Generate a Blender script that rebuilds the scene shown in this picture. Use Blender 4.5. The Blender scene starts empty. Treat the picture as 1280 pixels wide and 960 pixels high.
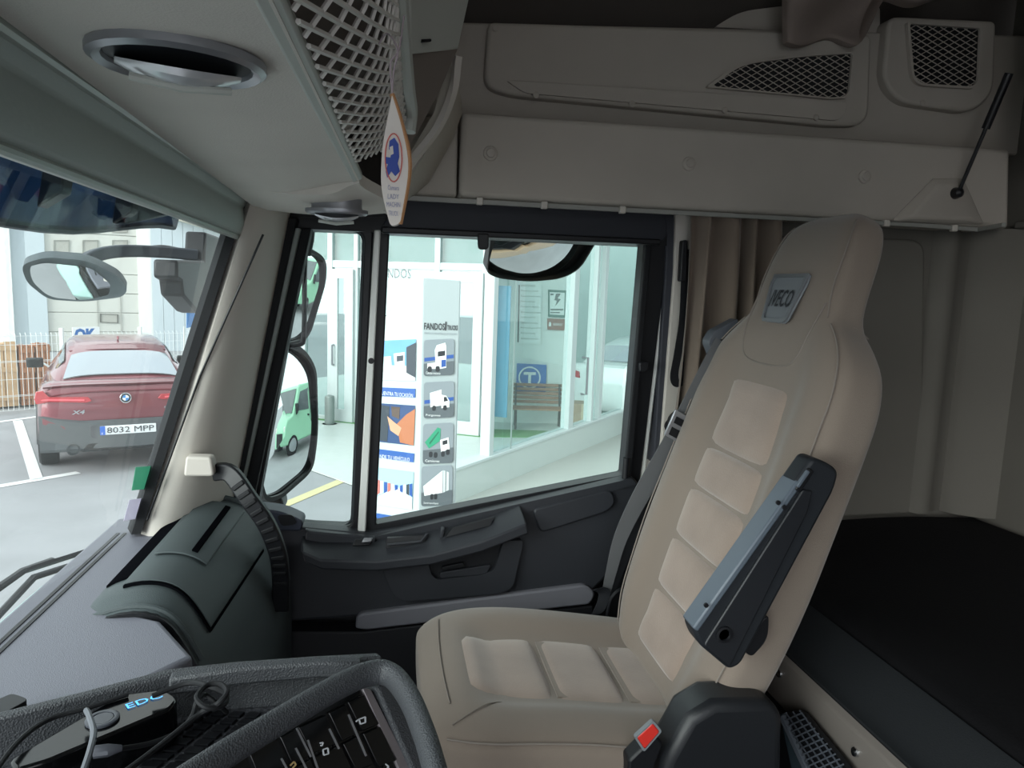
import bpy, math, random
from mathutils import Vector, Matrix
V = Vector
rnd = random.Random(7)
SC = bpy.context.scene
COL = SC.collection
rad = math.radians

# ------------------------------------------------------------------ camera
E = 2.45                                   # eye height above the tarmac
F = 900.0                                  # focal length in pixels of a 1280x960 frame
YAW, PITCH, ROLL = rad(10), rad(-7.5), rad(2.0)
_f = V((math.sin(YAW) * math.cos(PITCH), math.cos(YAW) * math.cos(PITCH), math.sin(PITCH)))
_r0 = V((math.cos(YAW), -math.sin(YAW), 0))
_u0 = _r0.cross(_f)
_r = _r0 * math.cos(ROLL) + _u0 * math.sin(ROLL)
_u = _u0 * math.cos(ROLL) - _r0 * math.sin(ROLL)
EYE = V((0, 0, E))
cam = bpy.data.cameras.new('camera')
cam.sensor_width = 36
cam.lens = F / 1280 * 36
cam.clip_start = .02
cam.clip_end = 300
co = bpy.data.objects.new('camera', cam)
COL.objects.link(co)
co.matrix_world = Matrix(((_r.x, _u.x, -_f.x, EYE.x), (_r.y, _u.y, -_f.y, EYE.y), (_r.z, _u.z, -_f.z, EYE.z), (0, 0, 0, 1)))
SC.camera = co

# ------------------------------------------------------------------ sky, sun, exposure
SC.view_settings.view_transform = 'Standard'
SC.view_settings.look = 'None'
SC.view_settings.exposure = 1.15
SC.view_settings.gamma = 1
w = bpy.data.worlds.new('overcast_sky')
SC.world = w
w.use_nodes = True
nt = w.node_tree
bg = nt.nodes['Background']
tc = nt.nodes.new('ShaderNodeTexCoord')
nz = nt.nodes.new('ShaderNodeTexNoise'); nz.inputs['Scale'].default_value = 2.2; nz.inputs['Detail'].default_value = 5
rp_ = nt.nodes.new('ShaderNodeValToRGB')
rp_.color_ramp.elements[0].position = .3; rp_.color_ramp.elements[0].color = (.80, .88, .95, 1)
rp_.color_ramp.elements[1].position = .7; rp_.color_ramp.elements[1].color = (1, 1, 1, 1)
nt.links.new(tc.outputs['Generated'], nz.inputs['Vector'])
nt.links.new(nz.outputs['Fac'], rp_.inputs['Fac'])
nt.links.new(rp_.outputs['Color'], bg.inputs['Color'])
bg.inputs['Strength'].default_value = .92
sun = bpy.data.lights.new('sun', 'SUN'); sun.energy = 2.6; sun.angle = rad(55); sun.color = (1, .985, .965)
so = bpy.data.objects.new('sun', sun); COL.objects.link(so)
so.rotation_euler = V((.80, .58, -.30)).to_track_quat('-Z', 'Y').to_euler()

# ------------------------------------------------------------------ rays through the frame
def ray(px, py):
    return (_f * F + _r * (px - 640) + _u * (480 - py)).normalized()
def aty(px, py, Y):
    d = ray(px, py); return EYE + d * (Y / d.y)
def atx(px, py, X):
    d = ray(px, py); return EYE + d * (X / d.x)
def atz(px, py, z):                        # z relative to the eye
    d = ray(px, py); return EYE + d * (z / d.z)
def gnd(px, py):
    return atz(px, py, -E)
def atd(px, py, dep):                      # depth along the view axis
    d = ray(px, py); return EYE + d * (dep / d.dot(_f))
def atp(px, py, p0, n):
    d = ray(px, py); return EYE + d * ((p0 - EYE).dot(n) / d.dot(n))
def rp(pts, seg=5):                        # polygon (x, y, r) with rounded corners
    out = []; n = len(pts)
    for i in range(n):
        p = pts[i]; a = V(pts[i - 1][:2]); b = V(p[:2]); c = V(pts[(i + 1) % n][:2])
        r = p[2] if len(p) > 2 else 0
        if not r: out.append((b.x, b.y)); continue
        d1 = (a - b); d2 = (c - b)
        r1 = min(r, d1.length * .49, d2.length * .49)
        s = b + d1.normalized() * r1; e = b + d2.normalized() * r1
        for k in range(seg + 1):
            t = k / seg
            q = s * (1 - t) ** 2 + b * 2 * t * (1 - t) + e * t * t
            out.append((q.x, q.y))
    return out
def polyY(pts, Y, seg=5): return [aty(x, y, Y) for x, y in rp(pts, seg)]

# ------------------------------------------------------------------ materials
def lin(h):
    c = [int(h[i:i + 2], 16) / 255 for i in (1, 3, 5)]
    return tuple((x / 12.92 if x <= .04045 else ((x + .055) / 1.055) ** 2.4) for x in c) + (1,)
MATS = {}
def mat(name, col, rough=.6, metal=0, bump=None, var=0, varscale=6, spec=.5, coat=0, emit=0, sheen=0):
    if name in MATS: return MATS[name]
    m = bpy.data.materials.new(name); m.use_nodes = True; MATS[name] = m
    t = m.node_tree; b = t.nodes['Principled BSDF']
    c = lin(col)
    b.inputs['Base Color'].default_value = c
    b.inputs['Roughness'].default_value = rough
    b.inputs['Metallic'].default_value = metal
    b.inputs['Specular IOR Level'].default_value = spec
    if coat: b.inputs['Coat Weight'].default_value = coat; b.inputs['Coat Roughness'].default_value = .04
    if sheen: b.inputs['Sheen Weight'].default_value = sheen; b.inputs['Sheen Roughness'].default_value = .5
    if emit: b.inputs['Emission Color'].default_value = c; b.inputs['Emission Strength'].default_value = emit
    if bump or var:
        x = t.nodes.new('ShaderNodeTexCoord')
    if bump:
        kind, sc, st = bump
        n = t.nodes.new('ShaderNodeTexVoronoi' if kind == 'v' else 'ShaderNodeTexNoise')
        n.inputs['Scale'].default_value = sc
        if kind != 'v': n.inputs['Detail'].default_value = 4
        bm = t.nodes.new('ShaderNodeBump'); bm.inputs['Strength'].default_value = st; bm.inputs['Distance'].default_value = .003
        t.links.new(x.outputs['Object'], n.inputs['Vector'])
        t.links.new(n.outputs['Distance' if kind == 'v' else 'Fac'], bm.inputs['Height'])
        t.links.new(bm.outputs['Normal'], b.inputs['Normal'])
    if var:
        n = t.nodes.new('ShaderNodeTexNoise'); n.inputs['Scale'].default_value = varscale; n.inputs['Detail'].default_value = 6
        r = t.nodes.new('ShaderNodeValToRGB')
        r.color_ramp.elements[0].position = .3; r.color_ramp.elements[1].position = .7
        r.color_ramp.elements[0].color = tuple(v * (1 - var) for v in c[:3]) + (1,)
        r.color_ramp.elements[1].color = tuple(min(1, v * (1 + var)) for v in c[:3]) + (1,)
        t.links.new(x.outputs['Object'], n.inputs['Vector'])
        t.links.new(n.outputs['Fac'], r.inputs['Fac'])
        t.links.new(r.outputs['Color'], b.inputs['Base Color'])
    return m
def glass(name, tint='#ffffff', refl=1.0, veil=0.0, veilcol='#ffffff'):
    if name in MATS: return MATS[name]
    m = bpy.data.materials.new(name); m.use_nodes = True; MATS[name] = m
    t = m.node_tree; t.nodes.remove(t.nodes['Principled BSDF'])
    o = t.nodes['Material Output']
    tr = t.nodes.new('ShaderNodeBsdfTransparent'); tr.inputs[0].default_value = lin(tint)
    gl = t.nodes.new('ShaderNodeBsdfGlossy'); gl.inputs['Roughness'].default_value = .0
    fr = t.nodes.new('ShaderNodeFresnel'); fr.inputs['IOR'].default_value = 1.45
    mu = t.nodes.new('ShaderNodeMath'); mu.operation = 'MULTIPLY'; mu.inputs[1].default_value = refl
    mx = t.nodes.new('ShaderNodeMixShader')
    # the sheet does not bend light, so only its outer faces reflect
    ge = t.nodes.new('ShaderNodeNewGeometry'); iv = t.nodes.new('ShaderNodeMath'); iv.operation = 'SUBTRACT'; iv.inputs[0].default_value = 1
    m3 = t.nodes.new('ShaderNodeMath'); m3.operation = 'MULTIPLY'; m3.use_clamp = True
    t.links.new(ge.outputs['Backfacing'], iv.inputs[1])
    t.links.new(fr.outputs[0], mu.inputs[0]); t.links.new(mu.outputs[0], m3.inputs[0]); t.links.new(iv.outputs[0], m3.inputs[1])
    t.links.new(m3.outputs[0], mx.inputs[0])
    t.links.new(tr.outputs[0], mx.inputs[1]); t.links.new(gl.outputs[0], mx.inputs[2])
    last = mx
    if veil:
        di = t.nodes.new('ShaderNodeBsdfTranslucent'); di.inputs[0].default_value = lin(veilcol)
        m2 = t.nodes.new('ShaderNodeMixShader'); m2.inputs[0].default_value = veil
        t.links.new(mx.outputs[0], m2.inputs[1]); t.links.new(di.outputs[0], m2.inputs[2]); last = m2
    t.links.new(last.outputs[0], o.inputs['Surface'])
    return m

def film(name, col):                       # thin print on glass: half lit from behind
    m = mat(name, col, .7); t = m.node_tree; b = t.nodes['Principled BSDF']
    tr = t.nodes.new('ShaderNodeBsdfTranslucent'); tr.inputs[0].default_value = lin(col)
    mx = t.nodes.new('ShaderNodeMixShader'); mx.inputs[0].default_value = .55
    t.links.new(b.outputs[0], mx.inputs[1]); t.links.new(tr.outputs[0], mx.inputs[2]); t.links.new(mx.outputs[0], t.nodes['Material Output'].inputs['Surface'])
    return m
fabric = mat('seat_fabric', '#81756b', .95, bump=('n', 900, .25), var=.05, varscale=5, spec=.2, sheen=.3)
suede = mat('seat_suede', '#96857a', .95, bump=('n', 300, .2), var=.16, varscale=7, spec=.2, sheen=.5)
stitch = mat('stitching', '#857c75', .9)
headliner = mat('headliner', '#d4cfc8', .9, bump=('n', 500, .2), var=.06, varscale=4, spec=.2)
trimbeige = mat('beige_plastic', '#c4beb6', .6, bump=('v', 900, .05), spec=.3)
trimlight = mat('light_plastic', '#b9bcb6', .5, spec=.4)
sidetrim = mat('side_trim', '#aea79e', .8, bump=('v', 700, .08), var=.05, varscale=5, spec=.25)
wallback = mat('rear_trim', '#6a6761', .85, bump=('n', 300, .1), var=.05, varscale=4, spec=.2)
doorpl = mat('door_plastic', '#2f3136', .5, bump=('v', 900, .1), spec=.35)
doordk = mat('door_plastic_dark', '#1b1c20', .55, spec=.35)
pocketgrey = mat('grey_strip', '#73737a', .5, spec=.35)
dashpl = mat('dash_plastic', '#74757f', .5, bump=('v', 700, .15), spec=.3)
dashgreen = mat('dash_lower_plastic', '#485052', .55, bump=('v', 700, .15), spec=.3)
console_m = mat('console_plastic', '#3f4145', .5, bump=('v', 500, .35), spec=.4)
black = mat('black_plastic', '#15161a', .45, spec=.4)
blackgl = mat('gloss_black', '#08090b', .15, spec=.5)
rubber = mat('black_rubber', '#17181b', .7, spec=.3)
armr = mat('armrest_plastic', '#1f2227', .5, bump=('v', 900, .08), spec=.4)
armtop = mat('armrest_strip', '#59626d', .4, spec=.5)
belt_m = mat('belt_webbing', '#5f6062', .7, bump=('n', 900, .2))
beltdk = mat('belt_dark', '#1b1d22', .7, bump=('n', 900, .2))
whitepaint = mat('white_paint', '#e6e8e4', .35, spec=.5, coat=.3)
chrome = mat('chrome', '#d8dadd', .15, 1)
silver = mat('satin_silver', '#9a9ba0', .35, .6)
mirror_m = mat('mirror_glass', '#eef3f2', .0, 1)
curtain_m = mat('curtain_cloth', '#77695d', .9, bump=('n', 600, .2), sheen=.3)
mattress_m = mat('mattress_cloth', '#0d0d10', .9, bump=('n', 200, .25), spec=.2)
mattress_lit = mat('mattress_edge_lit', '#171a1d', .75, bump=('n', 400, .2), spec=.3)
bunkmetal = mat('bunk_panel', '#716b66', .45, spec=.4)
redbtn = mat('buckle_red', '#d8352c', .4)

# ------------------------------------------------------------------ mesh helpers
WL = {}
def wl(o): return WL[o.name] if o else V((0, 0, 0))
def tag(o, label=None, cat=None, group=None, kind=None):
    if label: o['label'] = label
    if cat: o['category'] = cat
    if group: o['group'] = group
    if kind: o['kind'] = kind
    return o
def thing(name, label, cat, loc, group=None, kind=None):
    o = bpy.data.objects.new(name, None); o.empty_display_size = .05; COL.objects.link(o)
    o.location = loc; WL[o.name] = V(loc)
    return tag(o, label, cat, group, kind)
def mk(name, geo, m, parent=None, bevel=0, seg=2, sub=0, angle=35, label=None, cat=None, group=None, kind=None, flat=False):
    vs, fs = geo
    vs = [V(v) for v in vs]
    n = len(vs)
    c = V((sum(v.x for v in vs) / n, sum(v.y for v in vs) / n, min(v.z for v in vs)))
    me = bpy.data.meshes.new(name)
    me.from_pydata([v - c for v in vs], [], fs)
    me.validate()
    ms = m if isinstance(m, (list, tuple)) else [m]
    for x in ms: me.materials.append(x)
    import bmesh
    b = bmesh.new(); b.from_mesh(me)
    bmesh.ops.recalc_face_normals(b, faces=b.faces); b.to_mesh(me); b.free()
    if not flat:
        me.shade_smooth(); me.set_sharp_from_angle(angle=rad(angle))
    o = bpy.data.objects.new(name, me); COL.objects.link(o)
    WL[o.name] = c
    if parent: o.parent = parent; o.location = c - wl(parent)
    else: o.location = c
    if bevel:
        bv = o.modifiers.new('bevel', 'BEVEL'); bv.width = bevel; bv.segments = seg; bv.limit_method = 'ANGLE'; bv.angle_limit = rad(38)
        bv.harden_normals = False
    if sub:
        s = o.modifiers.new('sub', 'SUBSURF'); s.levels = sub; s.render_levels = sub
    return tag(o, label, cat, group, kind)
def join(*gs):
    vs, fs = [], []
    for g in gs:
        k = len(vs); vs += list(g[0]); fs += [tuple(i + k for i in f) for f in g[1]]
    return vs, fs
def obox(o, ax, ay, az):                   # box from a corner and three edge vectors
    o = V(o); ax = V(ax); ay = V(ay); az = V(az)
    vs = [o, o + ax, o + ax + ay, o + ay]; vs += [v + az for v in vs]
    return vs, [(0, 3, 2, 1), (4, 5, 6, 7), (0, 1, 5, 4), (1, 2, 6, 5), (2, 3, 7, 6), (3, 0, 4, 7)]
def box(a, b):
    a = V(a); b = V(b); s = b - a
    return obox(a, (s.x, 0, 0), (0, s.y, 0), (0, 0, s.z))
def prism(pts, vec):
    vec = V(vec); n = len(pts)
    vs = [V(p) for p in pts] + [V(p) + vec for p in pts]
    return vs, [tuple(range(n))[::-1], tuple(range(n, 2 * n))] + [(i, (i + 1) % n, n + (i + 1) % n, n + i) for i in range(n)]
def ring(outer, inner, vec):
    vec = V(vec); n = len(outer); assert n == len(inner)
    vs = [V(p) for p in outer] + [V(p) for p in inner]; vs += [v + vec for v in vs]
    fs = []
    for i in range(n):
        j = (i + 1) % n
        fs += [(i, j, n + j, n + i), (2 * n + i, 3 * n + i, 3 * n + j, 2 * n + j), (i, 2 * n + i, 2 * n + j, j), (n + i, n + j, 3 * n + j, 3 * n + i)]
    return vs, fs
def loft(rings, closed=True, caps=True):
    n = len(rings[0]); vs = [V(p) for r in rings for p in r]; fs = []
    for k in range(len(rings) - 1):
        for i in range(n if closed else n - 1):
            j = (i + 1) % n
            fs.append((k * n + i, k * n + j, (k + 1) * n + j, (k + 1) * n + i))
    if caps and closed:
        fs.append(tuple(range(n))[::-1]); fs.append(tuple(range((len(rings) - 1) * n, len(rings) * n)))
    return vs, fs
def smooth_path(pts, k=6, closed=False):   # Catmull-Rom through the points
    pts = [V(p) for p in pts]; out = []; n = len(pts)
    for i in range(n if closed else n - 1):
        if closed: a, b, c, d = pts[i - 1], pts[i], pts[(i + 1) % n], pts[(i + 2) % n]
        else: a, b, c, d = pts[max(i - 1, 0)], pts[i], pts[i + 1], pts[min(i + 2, n - 1)]
        for s in range(k):
            t = s / k
            out.append(.5 * ((2 * b) + (c - a) * t + (2 * a - 5 * b + 4 * c - d) * t * t + (3 * b - a - 3 * c + d) * t ** 3))
    if not closed: out.append(pts[-1])
    return out
def tube(path, r, n=8):
    path = [V(p) for p in path]; rings = []; up = None
    for i, p in enumerate(path):
        t = (path[min(i + 1, len(path) - 1)] - path[max(i - 1, 0)]).normalized()
        if up is None:
            up = t.orthogonal().normalized()
        else:
            up = (up - t * up.dot(t)).normalized()
        s = t.cross(up); rr = r[i] if isinstance(r, (list, tuple)) else r
        rings.append([p + (up * math.cos(a) + s * math.sin(a)) * rr for a in [2 * math.pi * q / n for q in range(n)]])
    return loft(rings)
def sweep(path, prof, up=V((0, 0, 1))):    # prof: 2-D closed profile (side, up) along a path
    path = [V(p) for p in path]; rings = []
    for i, p in enumerate(path):
        t = (path[min(i + 1, len(path) - 1)] - path[max(i - 1, 0)]).normalized()
        s = t.cross(up).normalized(); u2 = s.cross(t)
        rings.append([p + s * a + u2 * b for a, b in prof])
    return loft(rings)
def cyl(c, axis, r, h, n=20, r2=None):
    c = V(c); ax = V(axis).normalized(); u = ax.orthogonal().normalized(); s = ax.cross(u)
    r2 = r if r2 is None else r2
    return loft([[c + (u * math.cos(2 * math.pi * q / n) + s * math.sin(2 * math.pi * q / n)) * rr + ax * hh for q in range(n)] for rr, hh in ((r, 0), (r2, h))])
def lathe(c, axis, prof, n=24):
    c = V(c); ax = V(axis).normalized(); u = ax.orthogonal().normalized(); s = ax.cross(u)
    return loft([[c + (u * math.cos(2 * math.pi * q / n) + s * math.sin(2 * math.pi * q / n)) * r + ax * h for q in range(n)] for r, h in prof])
def grid(f, nu, nv):
    vs = [V(f(i / nu, j / nv)) for j in range(nv + 1) for i in range(nu + 1)]
    return vs, [(j * (nu + 1) + i, j * (nu + 1) + i + 1, (j + 1) * (nu + 1) + i + 1, (j + 1) * (nu + 1) + i) for j in range(nv) for i in range(nu)]
def sheet(f, nu, nv, th):                  # a grid given thickness along th (vector)
    a = grid(f, nu, nv); th = V(th); n = len(a[0])
    vs = a[0] + [v + th for v in a[0]]
    fs = list(a[1]) + [tuple(i + n for i in q)[::-1] for q in a[1]]
    b = [i for i in range(nu + 1)] + [j * (nu + 1) + nu for j in range(1, nv + 1)] + [nv * (nu + 1) + i for i in range(nu - 1, -1, -1)] + [j * (nu + 1) for j in range(nv - 1, 0, -1)]
    for k in range(len(b)):
        p, q = b[k], b[(k + 1) % len(b)]
        fs.append((p, q, q + n, p + n))
    return vs, fs
def ribbon(path, wvec, th):                # flat strap: path, half-width vector(s), thickness vector
    path = [V(p) for p in path]; th = V(th)
    ws = [V(wvec)] * len(path) if not isinstance(wvec, list) else [V(x) for x in wvec]
    return loft([[p - q, p + q, p + q + th, p - q + th] for p, q in zip(path, ws)])
def text(name, s, o, right, up, h, m, parent=None, depth=.001, width=None, align='LEFT', shear=0, bold=0, kind=None):
    cu = bpy.data.curves.new(name, 'FONT'); cu.body = s; cu.size = 1; cu.extrude = 0; cu.align_x = align; cu.shear = shear; cu.offset = bold; cu.resolution_u = 2
    t = bpy.data.objects.new(name, cu); COL.objects.link(t)
    dg = bpy.context.evaluated_depsgraph_get()
    me = t.evaluated_get(dg).to_mesh()
    vs = [v.co.copy() for v in me.vertices]; fs = [tuple(p.vertices) for p in me.polygons]
    t.evaluated_get(dg).to_mesh_clear()
    bpy.data.objects.remove(t); bpy.data.curves.remove(cu)
    x0 = min(v.x for v in vs); x1 = max(v.x for v in vs); y0 = min(v.y for v in vs); y1 = max(v.y for v in vs)
    right = V(right).normalized(); up = V(up).normalized(); nrm = right.cross(up)
    k = h / (y1 - y0); kx = k if width is None else width / (x1 - x0)
    off = {'LEFT': x0, 'CENTER': (x0 + x1) / 2, 'RIGHT': x1}[align]
    pts = [V(o) + right * ((v.x - off) * kx) + up * ((v.y - y0) * k) + nrm * depth for v in vs]
    return mk(name, (pts, fs), m, parent, flat=True, kind=kind)
def sstep(a, b, x):
    t = max(0, min(1, (x - a) / (b - a))); return t * t * (3 - 2 * t)
def lerpt(tab, x):
    for (a, b), (c, d) in zip(tab, tab[1:]):
        if x <= c: return b + (d - b) * max(0, (x - a)) / (c - a)
    return tab[-1][1]

# ------------------------------------------------------------------ lattice of bars clipped to a polygon
def clipsegs(poly, p, d):
    p = V((p[0], p[1])); d = V(d); ts = []
    n = len(poly)
    for i in range(n):
        a = V(poly[i][:2]); b = V(poly[(i + 1) % n][:2]); e = b - a
        den = d.x * e.y - d.y * e.x
        if abs(den) < 1e-9: continue
        q = a - p
        t = (q.x * e.y - q.y * e.x) / den; s = (q.x * d.y - q.y * d.x) / den
        if 0 <= s < 1: ts.append(t)
    ts.sort()
    return [(p + d * ts[i], p + d * ts[i + 1]) for i in range(0, len(ts) - 1, 2)]
def lattice(poly, dirs, pitch):
    segs = []
    cx = sum(p[0] for p in poly) / len(poly); cy = sum(p[1] for p in poly) / len(poly)
    R = max((V((p[0] - cx, p[1] - cy))).length for p in poly)
    for d in dirs:
        d = V(d).normalized(); nn = V((-d.y, d.x)); k = int(R / pitch) + 1
        for i in range(-k, k + 1):
            segs += clipsegs(poly, V((cx, cy)) + nn * (i * pitch), d)
    return segs
def bars(segs, f, r, nrm, split=1, n=4):
    gs = []
    for a, b in segs:
        if (b - a).length < 1e-6: continue
        pts = [V(f(*(a + (b - a) * (k / split)))) for k in range(split + 1)]
        gs.append(tube(pts, r, n))
    return join(*gs)

# ================================================================== CAB SHELL
mk('floor', box((-.75, -.75, E - 1.22), (1.66, 1.70, E - 1.18)), rubber, kind='structure')
mk('ceiling', box((-.45, -1.0, E + .84), (1.70, 1.86, E + .88)), headliner, kind='structure')
mk('wall_left', box((.62, -1.04, E - 1.2), (1.68, -1.0, E + .86)), wallback, kind='structure')
mk('wall_front', join(box((-.48, -1.0, E + .20), (-.44, 1.80, E + .86)), box((-.60, -1.0, E - 1.2), (-.575, 1.70, E - .60))), doordk, kind='structure')
wb = mk('wall_back', box((1.64, -1.0, E - 1.2), (1.70, 1.78, E + .86)), wallback, kind='structure')
for i, y in enumerate((1.50, 1.40, 1.12, .9)):
    mk('rib', prism([(1.64, y - .03, E - .57), (1.64, y + .03, E - .57), (1.622, y + .018, E - .57), (1.622, y - .018, E - .57)], (0, 0, 1.02)), wallback, wb, bevel=.006)
mk('rib', prism([(1.64, .80, E + .22), (1.64, 1.66, E + .22), (1.60, 1.66, E + .22), (1.60, .80, E + .22)], (0, 0, -.02)), wallback, wb, bevel=.004)
wr = mk('wall_right', box((.74, 1.735, E - 1.2), (1.68, 1.78, E + .22)), wallback, kind='structure')
# moulded border and corner post of the bunk's side panel
mk('side_panel', prism(polyY([(868, 292, 8), (1152, 300, 20), (1148, 640, 22), (868, 652, 8)], 1.735), (0, -.014, 0)), wallback, wr, bevel=.008, seg=3)
cp = [(1.655, 1.735), (1.43, 1.735), (1.445, 1.70), (1.475, 1.695), (1.50, 1.72), (1.535, 1.725), (1.555, 1.69), (1.60, 1.655), (1.655, 1.64)]
mk('corner_post', loft([[(x, y, E + z) for x, y in cp] for z in (-.575, .20)]), wallback, wr, angle=60)
# upper side wall (behind the locker fronts)
mk('wall_right', box((-.44, 1.80, E + .17), (1.68, 1.86, E + .86)), mat('cavity_shade', '#4a4541', .95), kind='structure')  # shade of the cavity above the lockers put into the wall colour
lowtrim = mk('trim_1', prism([aty(x, y, 1.60) for x, y in [(577, 139), (1264, 186), (1262, 286), (930, 266), (574, 246)]], (0, .20, 0)), sidetrim, kind='structure', bevel=.012, seg=3)
lt2 = mk('trim_2', prism([aty(x, y, 1.612) for x, y in [(505, 150), (573, 139), (571, 246), (480, 241)]], (0, .18, 0)), sidetrim, kind='structure', bevel=.006)
mk('trim_3', prism([aty(x, y, 1.72) for x, y in [(520, 26), (1290, 44), (1290, 195), (520, 142)]], (0, .08, 0)), sidetrim, kind='structure', bevel=.006)
for x, y in ((613, 192), (861, 205), (1080, 221), (1167, 240)):
    c = aty(x, y, 1.60); mk('fixing_button', lathe(c, (0, -1, 0), [(.016, 0), (.015, .005), (.010, .007), (.009, .010), (.002, .011)], 16), sidetrim, lowtrim)
for x, y in ((1215, 215),):
    pass
# moulded wedge near the bunk corner of the ledge
mk('wedge', loft([[aty(x, y, 1.60) for x, y in ((1110, 278), (1165, 222), (1205, 222), (1232, 282))], [aty(x, y, 1.58) for x, y in ((1140, 272), (1172, 232), (1200, 232), (1215, 274))]]), sidetrim, lowtrim, bevel=.006)

# locker fronts with mesh vents
PL = 1.69
lk = thing('locker_panel', 'long taupe locker front with rounded lower corner and tapering mesh vent, above side window', 'panel', aty(840, 110, PL))
mk('panel', prism(polyY([(611, 27, 8), (1090, 42, 10), (1086, 157, 48), (1040, 157, 10), (640, 119, 60), (605, 108, 40)], PL), (0, .10, 0)), sidetrim, lk, bevel=.008, seg=3)
mk('lower_band', prism(polyY([(632, 101, 5), (1060, 128, 10), (1050, 152, 14), (655, 117, 8)], PL), (0, -.006, 0)), sidetrim, lk, bevel=.004)
v1 = rp([(888, 109, 4), (925, 82, 20), (1000, 72, 20), (1063, 68, 4), (1058, 122, 16), (1035, 123, 4)])
v2 = rp([(1134, 31, 4), (1222, 37, 4), (1219, 110, 14), (1140, 105, 16)])
def vent(parent, poly, pitch):
    pts = [aty(x, y, PL - .002) for x, y in poly]
    mk('vent_recess', prism(pts, (0, -.002, 0)), black, parent)
    c = sum(pts, V()) / len(pts)
    mk('vent_rim', ring([p + (p - c) * .07 for p in pts], pts, (0, -.010, 0)), sidetrim, parent, angle=60)
    seg = lattice(poly, ((1, .62), (1, -.55)), pitch)
    mk('vent_mesh', bars(seg, lambda x, y: aty(x, y, PL - .008), .0013, None), sidetrim, parent, kind='stuff')
vent(lk, v1, 7.0)
for x, y in ((670, 119), (790, 130), (906, 138), (1020, 147), (619, 35)):
    mk('screw_cap', lathe(aty(x, y, PL - .006), (0, -1, 0), [(.0075, 0), (.0075, .002), (.006, .003)], 14), sidetrim, lk)
lk2 = thing('speaker_panel', 'small taupe panel with square mesh vent, beside the black strut', 'panel', aty(1180, 80, PL))
mk('panel', prism(polyY([(1112, 20, 12), (1246, 26, 8), (1243, 118, 26), (1215, 141, 20), (1125, 128, 30), (1104, 100, 20)], PL), (0, .10, 0)), sidetrim, lk2, bevel=.008, seg=3)
vent(lk2, v2, 7.0)
mk('screw_cap', lathe(aty(1153, 129, PL), (0, -1, 0), [(.0075, 0), (.0075, .002), (.006, .003)], 14), sidetrim, lk2)
# shelf edge and things above
mk('locker_lid', prism(polyY([(893, 34, 5), (925, 14, 25), (1000, 5, 10), (1100, 8, 5), (1100, 44, 3)], 1.735), (0, .03, 0)), sidetrim, lk, bevel=.006)
def cloth(u, v):
    x = 985 + 195 * u; y = -30 + v * (82 - 52 * sstep(.45, .65, u) + 5 * math.sin(u * 17))
    p = aty(x, y, 1.635 - .03 * math.sin(u * 9 + v * 2) - .02 * math.sin(v * 5 + u * 4))
    return p
mk('folded_cloth', sheet(cloth, 30, 12, (0, .035, 0)), mat('cloth_mauve', '#8a7d76', .95, bump=('n', 300, .2), var=.08), label='mauve brown cloth hanging over the edge of the top locker', cat='cloth', sub=1)
st = thing('gas_strut', 'thin black strut running from ledge up to the tall rear cabinet', 'strut', aty(1198, 242, 1.57))
a_, b_ = aty(1198, 241, 1.57), aty(1246, 128, 1.50)
mk('rod', tube([a_, b_], .0045, 10), black, st)
mk('cylinder', tube([a_ + (b_ - a_) * .72, b_ + (b_ - a_) * .3], .009, 12), black, st)
mk('ball_joint', lathe(a_ + V((0, .03, 0)), (0, -1, 0), [(.012, 0), (.014, .02), (.011, .036), (.004, .042)], 14), black, st)
mk('rear_cabinet', prism([(1.36, .70, E + .40), (1.362, 1.41, E + .385), (1.615, 1.41, E + .385), (1.615, .70, E + .40)], (0, 0, .44)), mat('cabinet_beige', '#b9b5a8', .6), bevel=.02, seg=3, label='pale beige cabinet corner at the top right above the bunk', cat='cabinet')

# ------------------------------------------------------------------ door, its frame and panel
YD = 1.70
D = mk('door_1', prism([aty(x, y, 1.74) for x, y in [(300, 655), (455, 668), (800, 598), (812, 615), (800, 960), (700, 1150), (250, 1150)]], (0, .08, 0)), doordk, kind='structure', bevel=.004)
# black window frame: quarter light and drop window
def frame(name, outer, inner, Y, dep, m, parent, bevel=.004):
    return mk(name, ring(polyY(outer, Y), polyY(inner, Y), (0, dep, 0)), m, parent, bevel=bevel)
frame('window_frame', [(466, 262, 6), (842, 262, 40), (800, 606, 4), (446, 676, 4)], [(487, 290, 3), (805, 305, 3), (780, 594, 3), (470, 656, 3)], 1.71, .05, black, D)
frame('quarter_frame', [(372, 264, 4), (474, 264, 4), (455, 676, 4), (262, 676, 4)], [(386, 284, 4), (456, 290, 14), (441, 660, 14), (318, 655, 4)], 1.715, .05, black, D)
frame('frit_dots', [(383, 281, 4), (459, 287, 14), (444, 663, 14), (314, 658, 4)], [(387, 285, 4), (453, 291, 13), (438, 657, 13), (320, 653, 4)], 1.735, .003, mat('frit', '#3a4144', .6), D, 0)
dv = mk('divider_post', prism([aty(x, y, 1.712) for x, y in [(468, 288), (476, 288), (457, 667), (447, 667)]], (0, -.015, 0)), whitepaint, D, bevel=.003)
mk('lock_hole', cyl(aty(464, 451, 1.697), (0, -1, 0), .007, .003, 14), black, dv)
mk('header', box((-.40, 1.702, E + .118), (.80, 1.80, E + .20)), black, D)
mk('header_end', prism([aty(x, y, 1.70) for x, y in ((350, 255), (480, 255), (480, 272), (372, 272))], (0, .06, 0)), black, D)
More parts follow.
